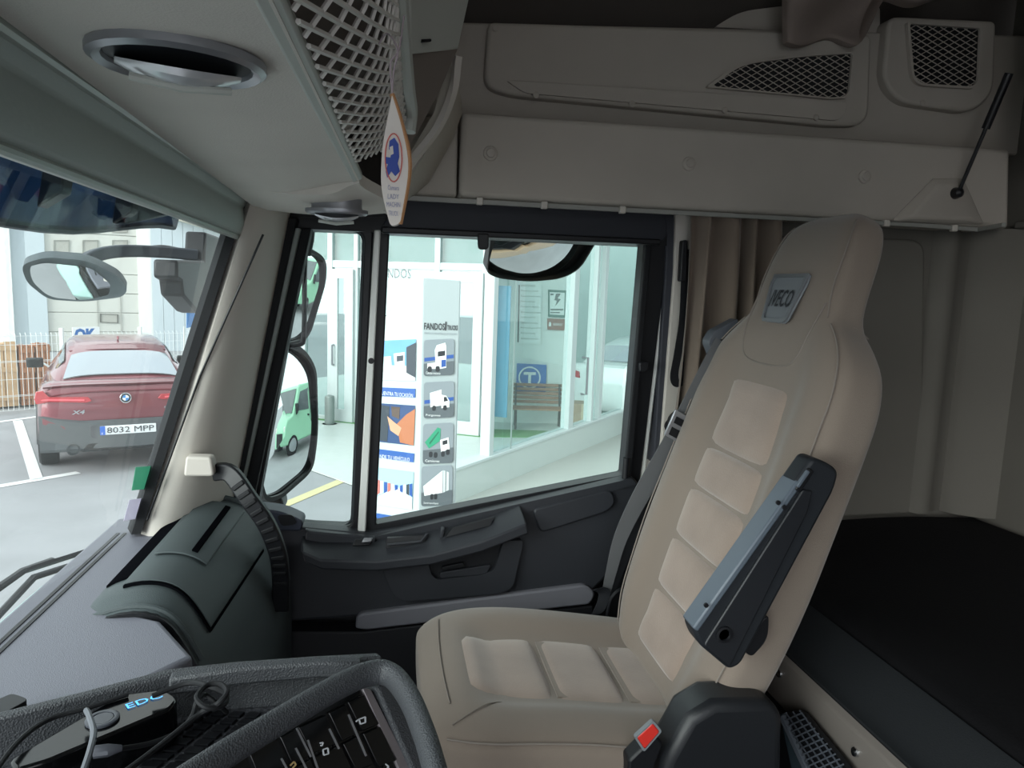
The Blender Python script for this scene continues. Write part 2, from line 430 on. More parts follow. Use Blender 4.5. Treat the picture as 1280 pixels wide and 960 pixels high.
# blind box over the window
bb = thing('window_blind', 'black roller blind box above the side window with a small pull tab', 'blind', aty(650, 278, 1.66))
mk('blind_box', prism([aty(x, y, 1.66) for x, y in rp([(500, 249, 4), (835, 266, 22), (833, 304, 14), (475, 287, 4)])], (0, .05, 0)), mat('blind_black', '#1c1f28', .6), bb, bevel=.01, seg=3)
mk('blind_lip', prism([aty(x, y, 1.652) for x, y in [(477, 283), (826, 299), (826, 306), (477, 291)]], (0, .03, 0)), black, bb, bevel=.003)
mk('pull_tab', prism(polyY([(597, 292, 2), (611, 292, 2), (611, 312, 5), (598, 312, 5)], 1.645), (0, .012, 0)), black, bb, bevel=.003)
# side guides of the blind with the catch
mk('blind_guide', prism([aty(x, y, 1.70) for x, y in [(806, 306), (813, 306), (787, 596), (779, 596)]], (0, -.012, 0)), rubber, bb, bevel=.003)
mk('catch', prism(polyY([(797, 452, 4), (809, 450, 4), (808, 464, 5), (797, 465, 4)], 1.688), (0, -.014, 0)), black, bb, bevel=.003)
mk('peg', cyl(aty(781, 606, 1.69), (0, 0, 1), .009, .07, 12), black, bb)
# B pillar: white jamb, seal, beige trim
mk('trim_4', prism([aty(x, y, 1.715) for x, y in rp([(815, 308, 6), (838, 300, 10), (838, 330), (806, 600), (786, 600)])], (0, .06, 0)), whitepaint, kind='structure', bevel=.004)
mk('trim_5', prism([aty(x, y, 1.70) for x, y in rp([(822, 266, 6), (846, 268, 20), (844, 340, 10), (828, 610), (815, 610), (832, 340, 10), (834, 290, 12)])], (0, .06, 0)), mat('seal', '#33353d', .7), kind='structure', bevel=.005)
mk('trim_6', prism([aty(x, y, 1.69) for x, y in rp([(845, 258, 4), (905, 262, 2), (900, 660), (790, 660), (826, 560, 10), (843, 340, 8)])], (0, .06, 0)), trimbeige, kind='structure', bevel=.01, seg=3)

# panes
mk('window_2', prism(polyY([(384, 283, 4), (458, 288, 14), (443, 664, 14), (314, 658, 4)], 1.742), (0, .004, 0)), glass('pane_side', '#ecf4f2'), kind='structure', flat=True)
mk('window_3', prism(polyY([(484, 287, 2), (808, 300, 2), (782, 600, 2), (468, 660, 2)], 1.745), (0, .004, 0)), glass('pane_side', '#ecf4f2'), kind='structure', flat=True)

# door panel
P = lambda pts, Y=1.68, seg=5: polyY(pts, Y, seg)
mk('panel', prism(P([(318, 650), (380, 660, 6), (465, 668, 5), (600, 646, 5), (792, 596, 6), (812, 625, 8), (760, 720, 20), (742, 738), (440, 772), (330, 780)]), (0, .05, 0)), doorpl, D, bevel=.008, seg=3)
mk('window_ledge', prism(P([(380, 662, 3), (468, 671, 3), (790, 598, 3), (796, 606, 3), (660, 640, 5), (474, 682, 5)], 1.672), (0, .04, 0)), doorpl, D, bevel=.006, seg=3)
# armrest: a shelf that stands out from the panel
def armprof(t):                            # t along the door: rear seam (0) to front (1)
    return None
arm_top = [(377, 690), (400, 700), (470, 702), (540, 694), (600, 678), (658, 655)]
arm_in = [(376, 672), (400, 676), (470, 676), (540, 664), (600, 650), (650, 632)]
arm_low = [(381, 703), (403, 712), (470, 714), (540, 706), (602, 690), (661, 667)]
rings_ = []
for (ax, ay), (bx, by), (cx, cy) in zip(arm_in, arm_top, arm_low):
    a = aty(ax, ay, 1.668); b = aty(bx, by, 1.61); c = aty(cx, cy, 1.612)
    rings_.append([a, b + V((0, .008, .003)), b, c, c + V((0, .06, -.012)), a + V((0, .02, 0))])
mk('armrest', loft(rings_), doorpl, D, bevel=.004, angle=50)
mk('recess_slot', prism([V(p) for p in [aty(482, 683, 1.655), aty(528, 678, 1.655), aty(535, 667, 1.662), aty(484, 671, 1.662)]], (0, -.010, 0)), black, D)
mk('slot_divider', tube([aty(484, 681, 1.64), aty(526, 677, 1.64), aty(534, 667, 1.648)], .0035), doorpl, D)
mk('grip_recess', prism([V(p) for p in [aty(556, 670, 1.652), aty(612, 655, 1.652), aty(617, 645, 1.66), aty(566, 658, 1.66)]], (0, -.010, 0)), black, D)
mk('grip_post', obox(aty(549, 674, 1.645), (.010, 0, 0), (0, .02, 0), (.004, 0, .026)), doorpl, D, bevel=.003)
sw = mk('window_switch', prism([aty(440, 683, 1.64), aty(463, 682, 1.64), aty(467, 674, 1.65), aty(444, 674, 1.65)], (0, -.008, .004)), black, D, bevel=.003)
mk('switch_key', prism([aty(452, 679, 1.628), aty(464, 678, 1.628), aty(466, 673, 1.634), aty(455, 673, 1.634)], (0, -.005, .004)), silver, sw, bevel=.002)
# inset pull-handle panel, as a ring round a real recess
o_ = [(478, 712, 6), (655, 674, 8), (641, 735, 18), (625, 742, 6), (505, 752, 12), (492, 745, 6)]
i_ = [(534, 699, 4), (630, 675, 4), (618, 713, 6), (602, 719, 3), (546, 725, 6), (539, 718, 3)]
mk('handle_surround', ring(P(o_, 1.662), P(i_, 1.662), (0, .018, 0)), doorpl, D, bevel=.004)
mk('handle_recess', prism(P(i_, 1.679), (0, .004, 0)), doordk, D)
mk('release_lever', prism(P([(552, 709, 3), (580, 703, 3), (582, 709, 2), (553, 714, 3)], 1.664), (0, .01, 0)), black, D, bevel=.002)
mk('recess_lip', prism(P([(550, 716, 3), (614, 706, 3), (608, 718, 4), (550, 723, 3)], 1.668), (0, .012, 0)), doorpl, D, bevel=.003)
mk('rear_pad', prism(P([(665, 637, 8), (764, 611, 10), (771, 628, 12), (760, 640, 14), (676, 667, 8)], 1.668), (0, .02, 0)), doorpl, D, bevel=.005)
mk('corner_pad', prism(P([(382, 664, 4), (470, 672, 4), (470, 700, 4), (400, 706, 12), (380, 690, 8)], 1.664), (0, .02, 0)), doorpl, D, bevel=.004)
mk('map_pocket', prism(P([(446, 768, 10), (733, 731, 8), (745, 742, 6), (738, 756, 6), (458, 788, 6), (444, 786, 4)], 1.664), (0, .05, 0)), pocketgrey, D, bevel=.005)
mk('pocket_lower', prism(P([(300, 790), (452, 790, 3), (742, 757, 3), (742, 900), (300, 1100)], 1.672), (0, .05, 0)), doordk, D, bevel=.004)

# ------------------------------------------------------------------ A pillar, windscreen
def pil(t):                                # four lines of the pillar from top (t=0) to base (t=1)
    a = aty(297, 278, 1.50).lerp(aty(172, 668, 1.50), t)       # edge at the glass
    b = aty(310, 276, 1.47).lerp(aty(198, 652, 1.47), t)
    c = aty(345, 268, 1.56).lerp(aty(262, 645, 1.56), t)
    d = aty(362, 270, 1.66).lerp(aty(288, 650, 1.66), t)
    return a, b, c, d
rg = []
for k in range(9):
    t = -.06 + k / 8 * 1.12
    a, b, c, d = pil(t)
    rg.append([a + V((-.02, .05, 0)), a, b.lerp(a, .3), b.lerp(c, .3) + V((0, -.012, 0)), b.lerp(c, .7) + V((0, -.014, 0)), c + V((0, 0, 0)), d, d + V((-.02, .07, 0))])
mk('trim_7', loft(rg), trimbeige, kind='structure', angle=60)
a0, a1 = aty(332, 290, 1.462), aty(215, 585, 1.455)
mk('trim_8', tube([aty(329, 293, 1.475), aty(250, 470, 1.478), aty(208, 585, 1.47), aty(184, 650, 1.47)], .0022), black, kind='structure')
mk('trim_9', ribbon([aty(294, 276, 1.475), aty(170, 668, 1.475)], aty(294 + 6, 276, 1.475) - aty(294, 276, 1.475), (-.02, .04, 0)), rubber, kind='structure')
# dark door seal and grey strip at the pillar's rear edge
mk('trim_10', ribbon([aty(362, 272, 1.655), aty(283, 650, 1.655)], aty(371, 272, 1.655) - aty(362, 272, 1.655), (0, .05, 0)), rubber, kind='structure', bevel=.003)
mk('trim_11', ribbon([aty(372, 285, 1.665), aty(303, 600, 1.665)], aty(375, 285, 1.66) - aty(372, 285, 1.66), (0, .05, 0)), mat('seal_grey', '#8d9491', .6), kind='structure', bevel=.002)
mk('trim_12', ribbon([aty(381, 285, 1.69), aty(306, 640, 1.69)], aty(389, 285, 1.69) - aty(381, 285, 1.69), (0, .05, 0)), rubber, kind='structure', bevel=.003)
# windscreen
def ws(u, v):                              # u across the cab, v from the base upwards
    y = -1.0 + 2.6 * u
    bulge = -.02 + .07 * sstep(1.15, 1.65, y)
    return V((-.545 + bulge + .20 * v, y, E - .56 + .76 * v))
mk('window_1', sheet(ws, 26, 6, (-.005, 0, 0)), glass('windscreen_glass', '#f2f7f6', .5, .014, '#dfe6e6'), kind='structure')  # pale translucent mix imitates the milky veil of light on the glass
# stickers on the glass
def wsp(px, py, off=.006):                 # where a ray meets the curved windscreen, on its inner side
    d = ray(px, py); lo, hi = .3, 3.0
    for _ in range(40):
        t = (lo + hi) / 2; p = EYE + d * t
        if p.x > ws((p.y + 1) / 2.6, (p.z - E + .56) / .76).x + off: lo = t
        else: hi = t
    return EYE + d * lo
mk('green_sticker', prism([wsp(*q) for q in ((170, 584), (193, 582), (187, 611), (165, 613))], (-.001, 0, 0)), film('sticker_green', '#86c4ae'), label='small green square sticker inside the windscreen beside the pillar', cat='sticker')
mk('paper_label', prism([wsp(*q) for q in ((162, 625), (182, 622), (174, 648), (155, 651))], (-.001, 0, 0)), film('sticker_paper', '#dedbe6'), label='small pale paper label on the windscreen below the green sticker', cat='sticker')

# ------------------------------------------------------------------ windscreen roller blind and overhead console
rb = thing('windscreen_blind', 'long grey-green roller blind cassette along the top of the windscreen', 'blind', (-.28, 1.0, E + .13))
blindm = mat('blind_greygreen', '#a3ada9', .5, bump=('n', 120, .15), spec=.4)
ys_ = [(.30, 0), (1.58, 0)]
pr = [(-.30, .176), (-.272, .180), (-.262, .172), (-.268, .160), (-.275, .150), (-.272, .118), (-.278, .100), (-.29, .094), (-.31, .10)]
mk('cassette', loft([[(x, y, E + z - .02 * (y - .5) * .6) for x, z in pr] for y in (.10, 1.585)]), blindm, rb, bevel=.003, angle=30)
mk('rail', tube([(-.264, .10, E + .174), (-.264, 1.585, E + .156)], .007, 10), mat('rail_pale', '#a9b0ab', .35, .2), rb)
mk('pull_bar', tube([(-.288, .10, E + .097), (-.288, 1.57, E + .082)], .006, 10), mat('rail_pale', '#a9b0ab', .35, .2), rb)
mk('end_cap', prism([(x * 1.0, 1.585, E + z - .012) for x, z in pr], (0, .012, 0)), mat('cap_grey', '#8b8f89', .5), rb, bevel=.003)

con = thing('overhead_console', 'beige overhead storage console with net pocket and reading lamps above windscreen', 'console', (-.1, .8, E + .16))
def csec(y):                               # X-Z section of the console at a given Y
    dz = -.030 * (y - .5)
    return [(-.262, .168 + dz), (-.20, .168 + dz), (-.12, .166 + dz), (-.066, .162 + dz), (-.052, .168 + dz), (-.052, .186 + dz)]
A_, B_, C_, D_ = atd(368, 58, .517), atd(449, 226, 1.19), atd(508, 155, 1.14), atd(496, -25, .74)
def ridge(y): return A_ + (B_ - A_) * ((y - A_.y) / (B_.y - A_.y))
def und(u, v):
    y = -.3 + (B_.y + .3) * v; r = ridge(y); z0 = E + .170 - .03 * (y - .5)
    return V((-.256 + (r.x + .256) * u, y, z0 + (r.z - z0) * sstep(.3, 1, u) - .006 * math.sin(u * math.pi)))
mk('underside', sheet(und, 10, 30, (0, 0, .02)), headliner, con)
# far end: the underside sweeps round and rises to the rear
def endp(u, v):                            # v from Y=1.22 to 1.60, widening rearwards
    y = B_.y + (1.59 - B_.y) * v; dz = -.03 * (y - .5)
    xr = B_.x + .055 * sstep(0, .55, v) - .10 * sstep(.72, 1, v)
    x = -.256 + (xr + .256) * u
    return V((x, y, E + .170 + dz - .006 * math.sin(u * math.pi) + .03 * sstep(.8, 1, v) + .018 * sstep(.75, 1, u) * (1 - v)))
mk('underside_end', sheet(endp, 12, 14, (0, 0, .02)), headliner, con)
# edge strip, net pocket
A2 = A_ + (A_ - B_) * .6; D2 = D_ + (D_ - C_) * .6
mk('pocket_edge', loft([[B_ + V(q) for q in ((-.010, 0, -.004), (.006, 0, .004), (.004, 0, .016), (-.012, 0, .010))], [A2 + V(q) for q in ((-.010, 0, -.004), (.006, 0, .004), (.004, 0, .016), (-.012, 0, .010))]]), trimlight, con, bevel=.003)
mk('pocket_frame', tube(smooth_path([C_ + V((.004, 0, -.012)), C_ + V((.006, -.01, .02)), C_.lerp(D_, .4) + V((.004, 0, 0)), D_, D2]), .011, 10), trimlight, con)
cen = (A_ + B_ + C_ + D_) / 4; nn_ = (C_ - A_).cross(B_ - D_).normalized()
if nn_.dot(EYE - cen) < 0: nn_ = -nn_
def netp(u, v):                            # u from ridge to rear rim, v along the cab
    p = (A2.lerp(B_, v)).lerp(D2.lerp(C_ + V((0, 0, 0)), v), u)
    return p + nn_ * (.022 * math.sin(u * math.pi) * (.3 + .7 * math.sin(min(1, v * 1.1) * math.pi)))
netpoly = [(.06, 0), (.98, 0), (.98, .985), (.70, .99), (.40, .93), (.06, .85)]
seg = lattice([(x, y * 2.0) for x, y in netpoly], ((.55, .36), (.55, -.36)), .078)
mk('pocket_net', bars(seg, lambda u, v: netp(u, v / 2), .0023, None, 5, 5), mat('net_pale', '#dad6d0', .6), con, kind='stuff')
def bagp(u, v):
    return netp(u, v) - nn_ * (.012 + .07 * math.sin(u * math.pi))
mk('pocket_lining', sheet(bagp, 10, 16, -nn_ * .004), mat('pocket_taupe', '#6b625c', .85), con)
# rear fascia of the console beyond the net
def fas(pts, dep, m, th=.02, name='fascia', bev=.004):
    q = [atd(x, y, d) for x, y, d in pts]
    n = (q[1] - q[0]).cross(q[2] - q[0]).normalized()
    if n.dot(EYE - q[0]) > 0: n = -n
    return mk(name, prism(q, n * th), m, con, bevel=bev)
fas([(512, -60, 1.10), (600, -60, 1.30), (573, 62, 1.30), (514, 68, 1.14)], 0, trimlight, name='fascia_light')
fas([(500, 66, 1.14), (574, 60, 1.30), (548, 118, 1.30), (506, 196, 1.22), (498, 190, 1.18)], 0, mat('fascia_taupe', '#7c736d', .7), name='fascia_dark')
mk('vent_slot', prism([atd(x, y, 1.165) for x, y in rp([(521, 50, 2), (536, 49, 2), (536, 53, 2), (521, 54, 2)])], (.004, -.004, 0)), black, con)
rimp = smooth_path([atd(572, 70, 1.32), atd(565, 115, 1.34), atd(546, 160, 1.36), (atd(512, 205, 1.38)), atd(480, 262, 1.42)], 6)
mk('fascia_rim', sweep(rimp, [(-.006, -.006), (.006, -.008), (.007, .005), (-.005, .006)]), trimbeige, con, angle=50)
def swp(u, v):                             # curved flank under the rim
    top = [(572, 90, 1.36), (556, 150, 1.38), (520, 210, 1.42), (483, 268, 1.46)]
    bot = [(578, 140, 1.52), (566, 175, 1.53), (536, 228, 1.55), (497, 262, 1.55)]
    def ev(t, s):
        s = s * 3; i = min(2, int(s)); f = s - i
        a, b = t[i], t[i + 1]; return atd(*(a[k] + (b[k] - a[k]) * f for k in range(3)))
    return ev(top, v).lerp(ev(bot, v), u)
mk('flank', sheet(swp, 4, 12, (-.02, .005, .015)), mat('flank_beige', '#b0aa9f', .6), con)
mk('console_body', box((-.44, -.3, E + .27), (-.10, 1.56, E + .60)), headliner, con)
mk('console_back', prism([(-.10, -.3, E + .30), (-.10, 1.56, E + .27), (-.02, 1.50, E + .36), (.02, 1.2, E + .42), (.02, -.3, E + .42)], (0, 0, .4)), headliner, con, bevel=.01)
# reading lamps
def rlamp(c, lx, ly, ang, parent):
    c = V(c); a = V((math.cos(ang), math.sin(ang), 0)); b = V((-a.y, a.x, 0)); n = 28
    ell = lambda s, h: [c + a * math.cos(q) * lx * s + b * math.sin(q) * ly * s + V((0, 0, h)) for q in [2 * math.pi * k / n for k in range(n)]]
    bz = mk('lamp_bezel', loft([ell(1, .0), ell(1.0, -.006), ell(.93, -.009), ell(.84, -.006), ell(.80, .006), ell(.80, .02)], caps=False), silver, parent, label='satin silver oval bezel')
    mk('lamp_well', loft([ell(.82, -.001), ell(.82, -.003)]), mat('lamp_dark', '#23262b', .5), bz)
    rg = []                                # tilted bowl-shaped reflector, half turned out of the well
    for k in range(9):
        t = k / 8; s = math.sin(math.pi * (.10 + .80 * t))
        rg.append([c + a * ((t - .5) * 1.38 * lx) + b * (math.cos(q) * ly * s * .62 + .004) + V((0, 0, -.006 - abs(math.sin(q)) * .016 * s * (1 if math.sin(q) < 0 else .2) + math.cos(q) * .010 * s)) for q in [2 * math.pi * j / 18 for j in range(18)]])
    mk('lamp_reflector', loft(rg), mat('lamp_reflector', '#cdd0d3', .25, .35, spec=.6), bz)
    mk('lamp_strip', tube([c + a * (-.55 * lx) + b * (-.012) + V((0, 0, -.022)), c + V((0, 0, -.026)) - b * .016, c + a * (.55 * lx) + b * (-.012) + V((0, 0, -.022))], .003, 8), trimlight, bz)
rlamp(atz(224, 71, .163), .062, .058, rad(20), con)
rlamp(atz(421, 262, .130), .055, .03, rad(0), con)

# hanging card
hc = thing('hanging_tag', 'pointed white wooden tag with blue emblem hanging from the net pocket by string', 'tag', atd(492, 280, .62))
td = .60
tp = rp([(490, 118, 3), (500, 150, 12), (513, 205, 30), (500, 280, 14), (488, 283, 6), (475, 235, 30), (478, 180, 20)])
mk('tag_board', prism([atd(x, y, td) for x, y in tp], _f * .004), mat('tag_white', '#ddd5ce', .6), hc, bevel=.0008, label='pale front with print')
eds = [(490, 118), (501, 152), (512, 207), (500, 280)]
mk('tag_edge', tube(smooth_path([atd(x, y, td + .002) for x, y in eds], 4), .0022, 6), mat('wood_edge', '#b5855c', .7), hc)
tagblue = mat('print_blue', '#3a4fa0', .6); tagred = mat('print_red', '#d5776f', .6)
cc = [atd(492 + 10.5 * math.cos(q), 197 + 30 * math.sin(q), td - .001) for q in [2 * math.pi * k / 30 for k in range(30)]]
mk('emblem_ring', tube(cc[:] + [cc[0]], .0006, 5), tagred, hc)
mk('emblem', prism([atd(x, y, td - .0012) for x, y in [(487, 176), (493, 172), (498, 180), (499, 196), (497, 204), (500, 214), (494, 220), (489, 214), (484, 222), (482, 214), (485, 205), (481, 204), (482, 196), (488, 197), (489, 190), (486, 186)]], _f * .0004), tagblue, hc)
mk('emblem_face', prism([atd(x, y, td - .0018) for x, y in [(487, 184), (491, 182), (492, 192), (488, 194)]], _f * .0004), MATS['tag_white'], hc)
for y, s, ww in ((238, 'Camara', 14), (249, 'LADY', 14), (259, 'MACHIN', 17), (270, 'TRUCK', 12)):
    text('tag_text', s, atd(492, y, td - .0012), _r + _u * -.05, _u, .0040, mat('print_grey', '#8d8fb0', .6), hc, width=ww * td / F, align='CENTER')
kn = atd(497, 62, .60)
mk('string', tube(smooth_path([atd(474, 55, .64), atd(484, 42, .62), kn, atd(492, 90, .60), atd(490, 120, .602)]), .0008, 5), mat('string_mauve', '#a89aa0', .9), hc)
mk('string', tube(smooth_path([atd(505, 20, .62), kn + _r * .001, atd(488, 80, .60), atd(491, 120, .602)]), .0008, 5), MATS['string_mauve'], hc)

# grab handle on the pillar
gh = thing('grab_handle', 'curved black ribbed grab handle with beige cap on the windscreen pillar', 'handle', aty(350, 760, 1.50))
ghp = smooth_path([aty(268, 590, 1.49), aty(288, 592, 1.47), aty(310, 622, 1.45), (aty(333, 655, 1.45)), aty(347, 690, 1.46), aty(351, 720, 1.48), aty(351, 762, 1.50)], 6)
mk('grip', sweep(ghp, [(-.017, -.010), (.017, -.010), (.017, .010), (-.017, .010)], V((0, 1, 0))), black, gh, bevel=.004)
for k in range(9, 33, 2):
    p = ghp[k]; t = (ghp[k + 1] - ghp[k - 1]).normalized(); s = t.cross(V((0, 1, 0))).normalized()
    mk('rib', obox(p - s * .013 - t * .0045 + V((0, -.014, 0)), s * .026, t * .009, (0, .01, 0)), rubber, gh, bevel=.002)
mk('mount_cap', prism([aty(x, y, 1.455) for x, y in rp([(232, 571, 4), (264, 572, 5), (268, 596, 6), (229, 596, 5)])], (0, .035, 0)), trimbeige, gh, bevel=.006, seg=3, label='beige plastic cap')

# ================================================================== DASHBOARD
db = thing('dashboard', 'dark grey truck dashboard with raised lidded bin on the passenger side', 'dashboard', (-.3, 1.1, E - .9))
# flat top
top = [(-.56, -.6), (-.56, 1.60), (-.45, 1.62), (-.40, 1.14), (-.33, 1.10), (-.255, .985), (-.30, .93), (-.42, .875), (-.52, .80), (-.52, -.6)]
mk('dash_top', prism([(x, y, E - .512) for x, y in top], (0, 0, -.05)), dashpl, db, bevel=.008, seg=3)
# defroster grooves along the glass
for x in (-.515, -.528):
    mk('defroster_slot', box((x, .2, E - .5125), (x + .006, 1.50, E - .5105)), black, db)
# passenger bin: rounded hump
prof = [(-.455, -.515), (-.43, -.500), (-.385, -.488), (-.345, -.492), (-.305, -.512), (-.27, -.548), (-.245, -.60), (-.228, -.67), (-.222, -.76), (-.228, -.95)]
HP = smooth_path([V((a, 0, b)) for a, b in prof], 8)
def hump(u, v):                            # u from the glass over the top and down the face; v along the cab
    y = 1.115 + .505 * v
    s = u * (len(HP) - 1); i = min(int(s), len(HP) - 2); q = HP[i].lerp(HP[i + 1], s - i); x, z = q.x, q.z
    k = sstep(0, .10, v)
    return V((x + .012 * v - .03 * (1 - v) * sstep(.3, .6, u), y, E + z + .012 * v - (1 - k) * .02))
mk('bin_body', sheet(hump, 40, 24, (.004, 0, -.02)), dashgreen, db, sub=0)
def on_hump(u, v, h=0):
    p = V(hump(u, v)); a = V(hump(min(1, u + .01), v)) - V(hump(max(0, u - .01), v)); n = a.cross(V((0, 1, 0))).normalized()
    if n.z < 0: n = -n
    return p + n * h
lid = lambda u0, u1, v0, v1, h: sheet(lambda a, b: on_hump(u0 + (u1 - u0) * a, v0 + (v1 - v0) * b, h), 14, 10, (0, 0, -.004))
slotm = mat('slot_dark', '#0c0d10', 1, spec=.0)
# the lid with two stepped pieces and dark joints
mk('bin_lid', lid(.165, .60, .13, .80, .006), dashgreen, db, bevel=.003)
mk('lid_upper', lid(.20, .43, .33, .88, .012), dashgreen, db, bevel=.004)
mk('lid_groove', lid(.34, .365, .36, .84, .0145), slotm, db)
mk('lid_joint', lid(.597, .612, .13, .80, .0042), slotm, db)
mk('lid_joint', lid(.17, .61, .116, .13, .0042), slotm, db)
mk('bin_slot', lid(.05, .165, .20, .97, .004), slotm, db)
mk('bin_side', prism([on_hump(u, .02) for u in [k / 20 for k in range(21)]] + [V((-.25, 1.13, E - .95)), V((-.46, 1.13, E - .95))], (0, -.012, 0)), black, db)
mk('bin_rim', tube([on_hump(k / 24, .03, .001) for k in range(0, 16)], .005, 8), dashgreen, db)
mk('bin_edge', tube([on_hump(k / 24, .985, .002) for k in range(0, 20)], .007, 8), dashgreen, db)
mk('lower_fascia', prism([(-.34, .70, E - .60), (-.40, 1.12, E - .62), (-.33, 1.14, E - .62), (-.28, 1.62, E - .60), (-.5, 1.66, E - .6), (-.55, .70, E - .6)], (0, 0, -.55)), doordk, db)
# speaker cup on the door corner
cup = thing('mirror_corner_cup', 'dark rounded cup in the lower corner of the quarter window', 'cup', aty(340, 655, 1.64))
mk('cup_body', prism([aty(x, y, 1.64) for x, y in rp([(296, 632, 12), (355, 640, 14), (380, 652, 8), (376, 664, 4), (312, 664, 10)])], (0, .06, 0)), mat('cup_blue', '#2c3140', .5), cup, bevel=.01, seg=3)
mk('cup_hollow', prism([aty(x, y, 1.637) for x, y in rp([(346, 644, 5), (366, 643, 6), (372, 655, 6), (352, 658, 5)])], (0, .004, 0)), black, cup)

# centre console: tray, rim, button panel
cs = thing('centre_console', 'textured dark grey centre console with open tray and angled switch panel', 'console', (-.15, .8, E - .7))
Zt = -.505
tr = [atz(x, y, Zt) for x, y in [(-60, 925), (215, 848), (330, 834), (450, 832), (415, 852), (262, 944), (120, 1030), (-60, 1060)]]
mk('tray_floor', prism(tr, (0, 0, -.03)), mat('tray_rubber', '#3a3b41', .75, bump=('v', 160, .6)), cs)
ins = [atz(x, y, -.488) for x, y in [(120, 952), (250, 872), (330, 876), (250, 960)]]
for i in range(9):
    for j in range(4):
        a = (i + .15) / 9; b = (j + .15) / 4; a2 = (i + .85) / 9; b2 = (j + .85) / 4
        q = [ins[0].lerp(ins[1], s).lerp(ins[3].lerp(ins[2], s), t) + V((0, 0, -.0165)) for s, t in ((a, b), (a2, b), (a2, b2), (a, b2))]
        mk('mat_stud', prism(q, (0, 0, .003)), black, cs)
wl_ = [atz(x, y, -.452) for x, y in ((-60, 912), (100, 872), (212, 842), (300, 832), (400, 825), (478, 821))]
mk('tray_wall', loft([[p, p + V((-.006, .012, 0)), p + V((-.004, .012, -.055)), p + V((.002, -.004, -.055))] for p in wl_]), console_m, cs, bevel=.003)
rim = smooth_path([atz(120, 1035, -.440), atz(262, 942, -.440), atz(345, 892, -.440), atz(420, 849, -.438), atz(462, 832, -.440), atz(490, 834, -.442), atz(514, 862, -.446), atz(534, 908, -.452), atz(550, 962, -.46), atz(564, 1012, -.47)], 6)
mk('rim', sweep(rim, [(-.008, .004), (.003, .007), (.011, .001), (.015, -.012), (.012, -.022), (-.006, -.022), (-.010, -.012)]), console_m, cs, angle=60, sub=1)
mk('rim_arm', loft([[p + V((0, -.006, 0)), p + V((0, .008, .002)), p + V((0, .010, -.02)), p + V((0, -.006, -.02))] for p in [atz(212, 846, -.448), atz(300, 833, -.444), atz(400, 825, -.441), atz(452, 826, -.446)]]), console_m, cs, bevel=.003)
# switch panel
pA, pB, pC = atz(255, 965, -.468), atz(452, 860, -.468), atz(518, 965, -.575)
pn = (pB - pA).cross(pC - pA).normalized()
if pn.dot(EYE - pA) < 0: pn = -pn
PP = lambda x, y, h=0: atp(x, y, pA + pn * h, pn)
mk('switch_panel', prism([PP(x, y) for x, y in [(180, 1005), (452, 858), (500, 880), (560, 1000), (560, 1060), (180, 1100)]], -pn * .03), blackgl, cs)
trim = [(452, 858), (464, 862), (521, 975), (505, 975)]
mk('switch_trim', prism([PP(x, y, .004) for x, y in trim], -pn * .006), mat('satin_trim', '#8b8488', .4, .5), cs, bevel=.001)
mk('panel_shell', prism([PP(x, y, .010) for x, y in [(470, 858), (492, 850), (515, 880), (565, 990), (528, 990)]], -pn * .03), console_m, cs, bevel=.004)
keys = [[(350, 921), (371, 910), (387, 945), (366, 957)], [(373, 909), (408, 893), (425, 928), (390, 943)], [(411, 891), (432, 880), (449, 916), (428, 927)], [(435, 878), (455, 868), (475, 905), (453, 914)],
        [(368, 961), (388, 949), (402, 978), (382, 990)], [(391, 947), (426, 931), (440, 960), (405, 976)], [(429, 930), (450, 919), (468, 955), (446, 964)], [(454, 917), (476, 908), (498, 950), (474, 960)], [(310, 938), (347, 922), (362, 955), (325, 975)]]
for q in keys:
    mk('key', prism([PP(x, y, .004) for x, y in q], -pn * .006), blackgl, cs, bevel=.0012)
for a, b in (((371, 910), (389, 946)), ((412, 911), (424, 936)), ((436, 893), (458, 945)), ((385, 925), (398, 962)), ((352, 948), (372, 985)), ((370, 935), (387, 968))):
    d = (V(b) - V(a)); nrm2 = V((-d.y, d.x)).normalized() * 1.1
    q = [V(a) + nrm2, V(b) + nrm2, V(b) - nrm2, V(a) - nrm2]
    mk('key_line', prism([PP(p.x, p.y, .0055) for p in q], -pn * .001), silver, cs)
icon = mat('icon_white', '#c9ccd2', .5)
def strokes(name, pts, par, wd=.8, m=None):
    g = []
    for a, b in zip(pts, pts[1:]):
        d = (V(b) - V(a)); nn = V((-d.y, d.x)).normalized() * wd
        g.append(prism([PP(p.x, p.y, .006) for p in (V(a) + nn, V(b) + nn, V(b) - nn, V(a) - nn)], -pn * .0008))
    mk(name, join(*g), m or icon, par)
strokes('lamp_icon', [(449, 899), (457, 896), (457, 903), (451, 905), (449, 899), (445, 902)], cs)
strokes('seat_icon', [(404, 937), (410, 935), (411, 942), (405, 944), (404, 937)], cs)
strokes('seat_icon', [(400, 929), (404, 928), (403, 932), (401, 932)], cs)
strokes('key_glyph', [(363, 957), (368, 952), (370, 956), (366, 960)], cs, .9, mat('icon_amber', '#b49a6a', .5))
strokes('fan_icon', [(482, 955), (486, 958), (484, 962)], cs)

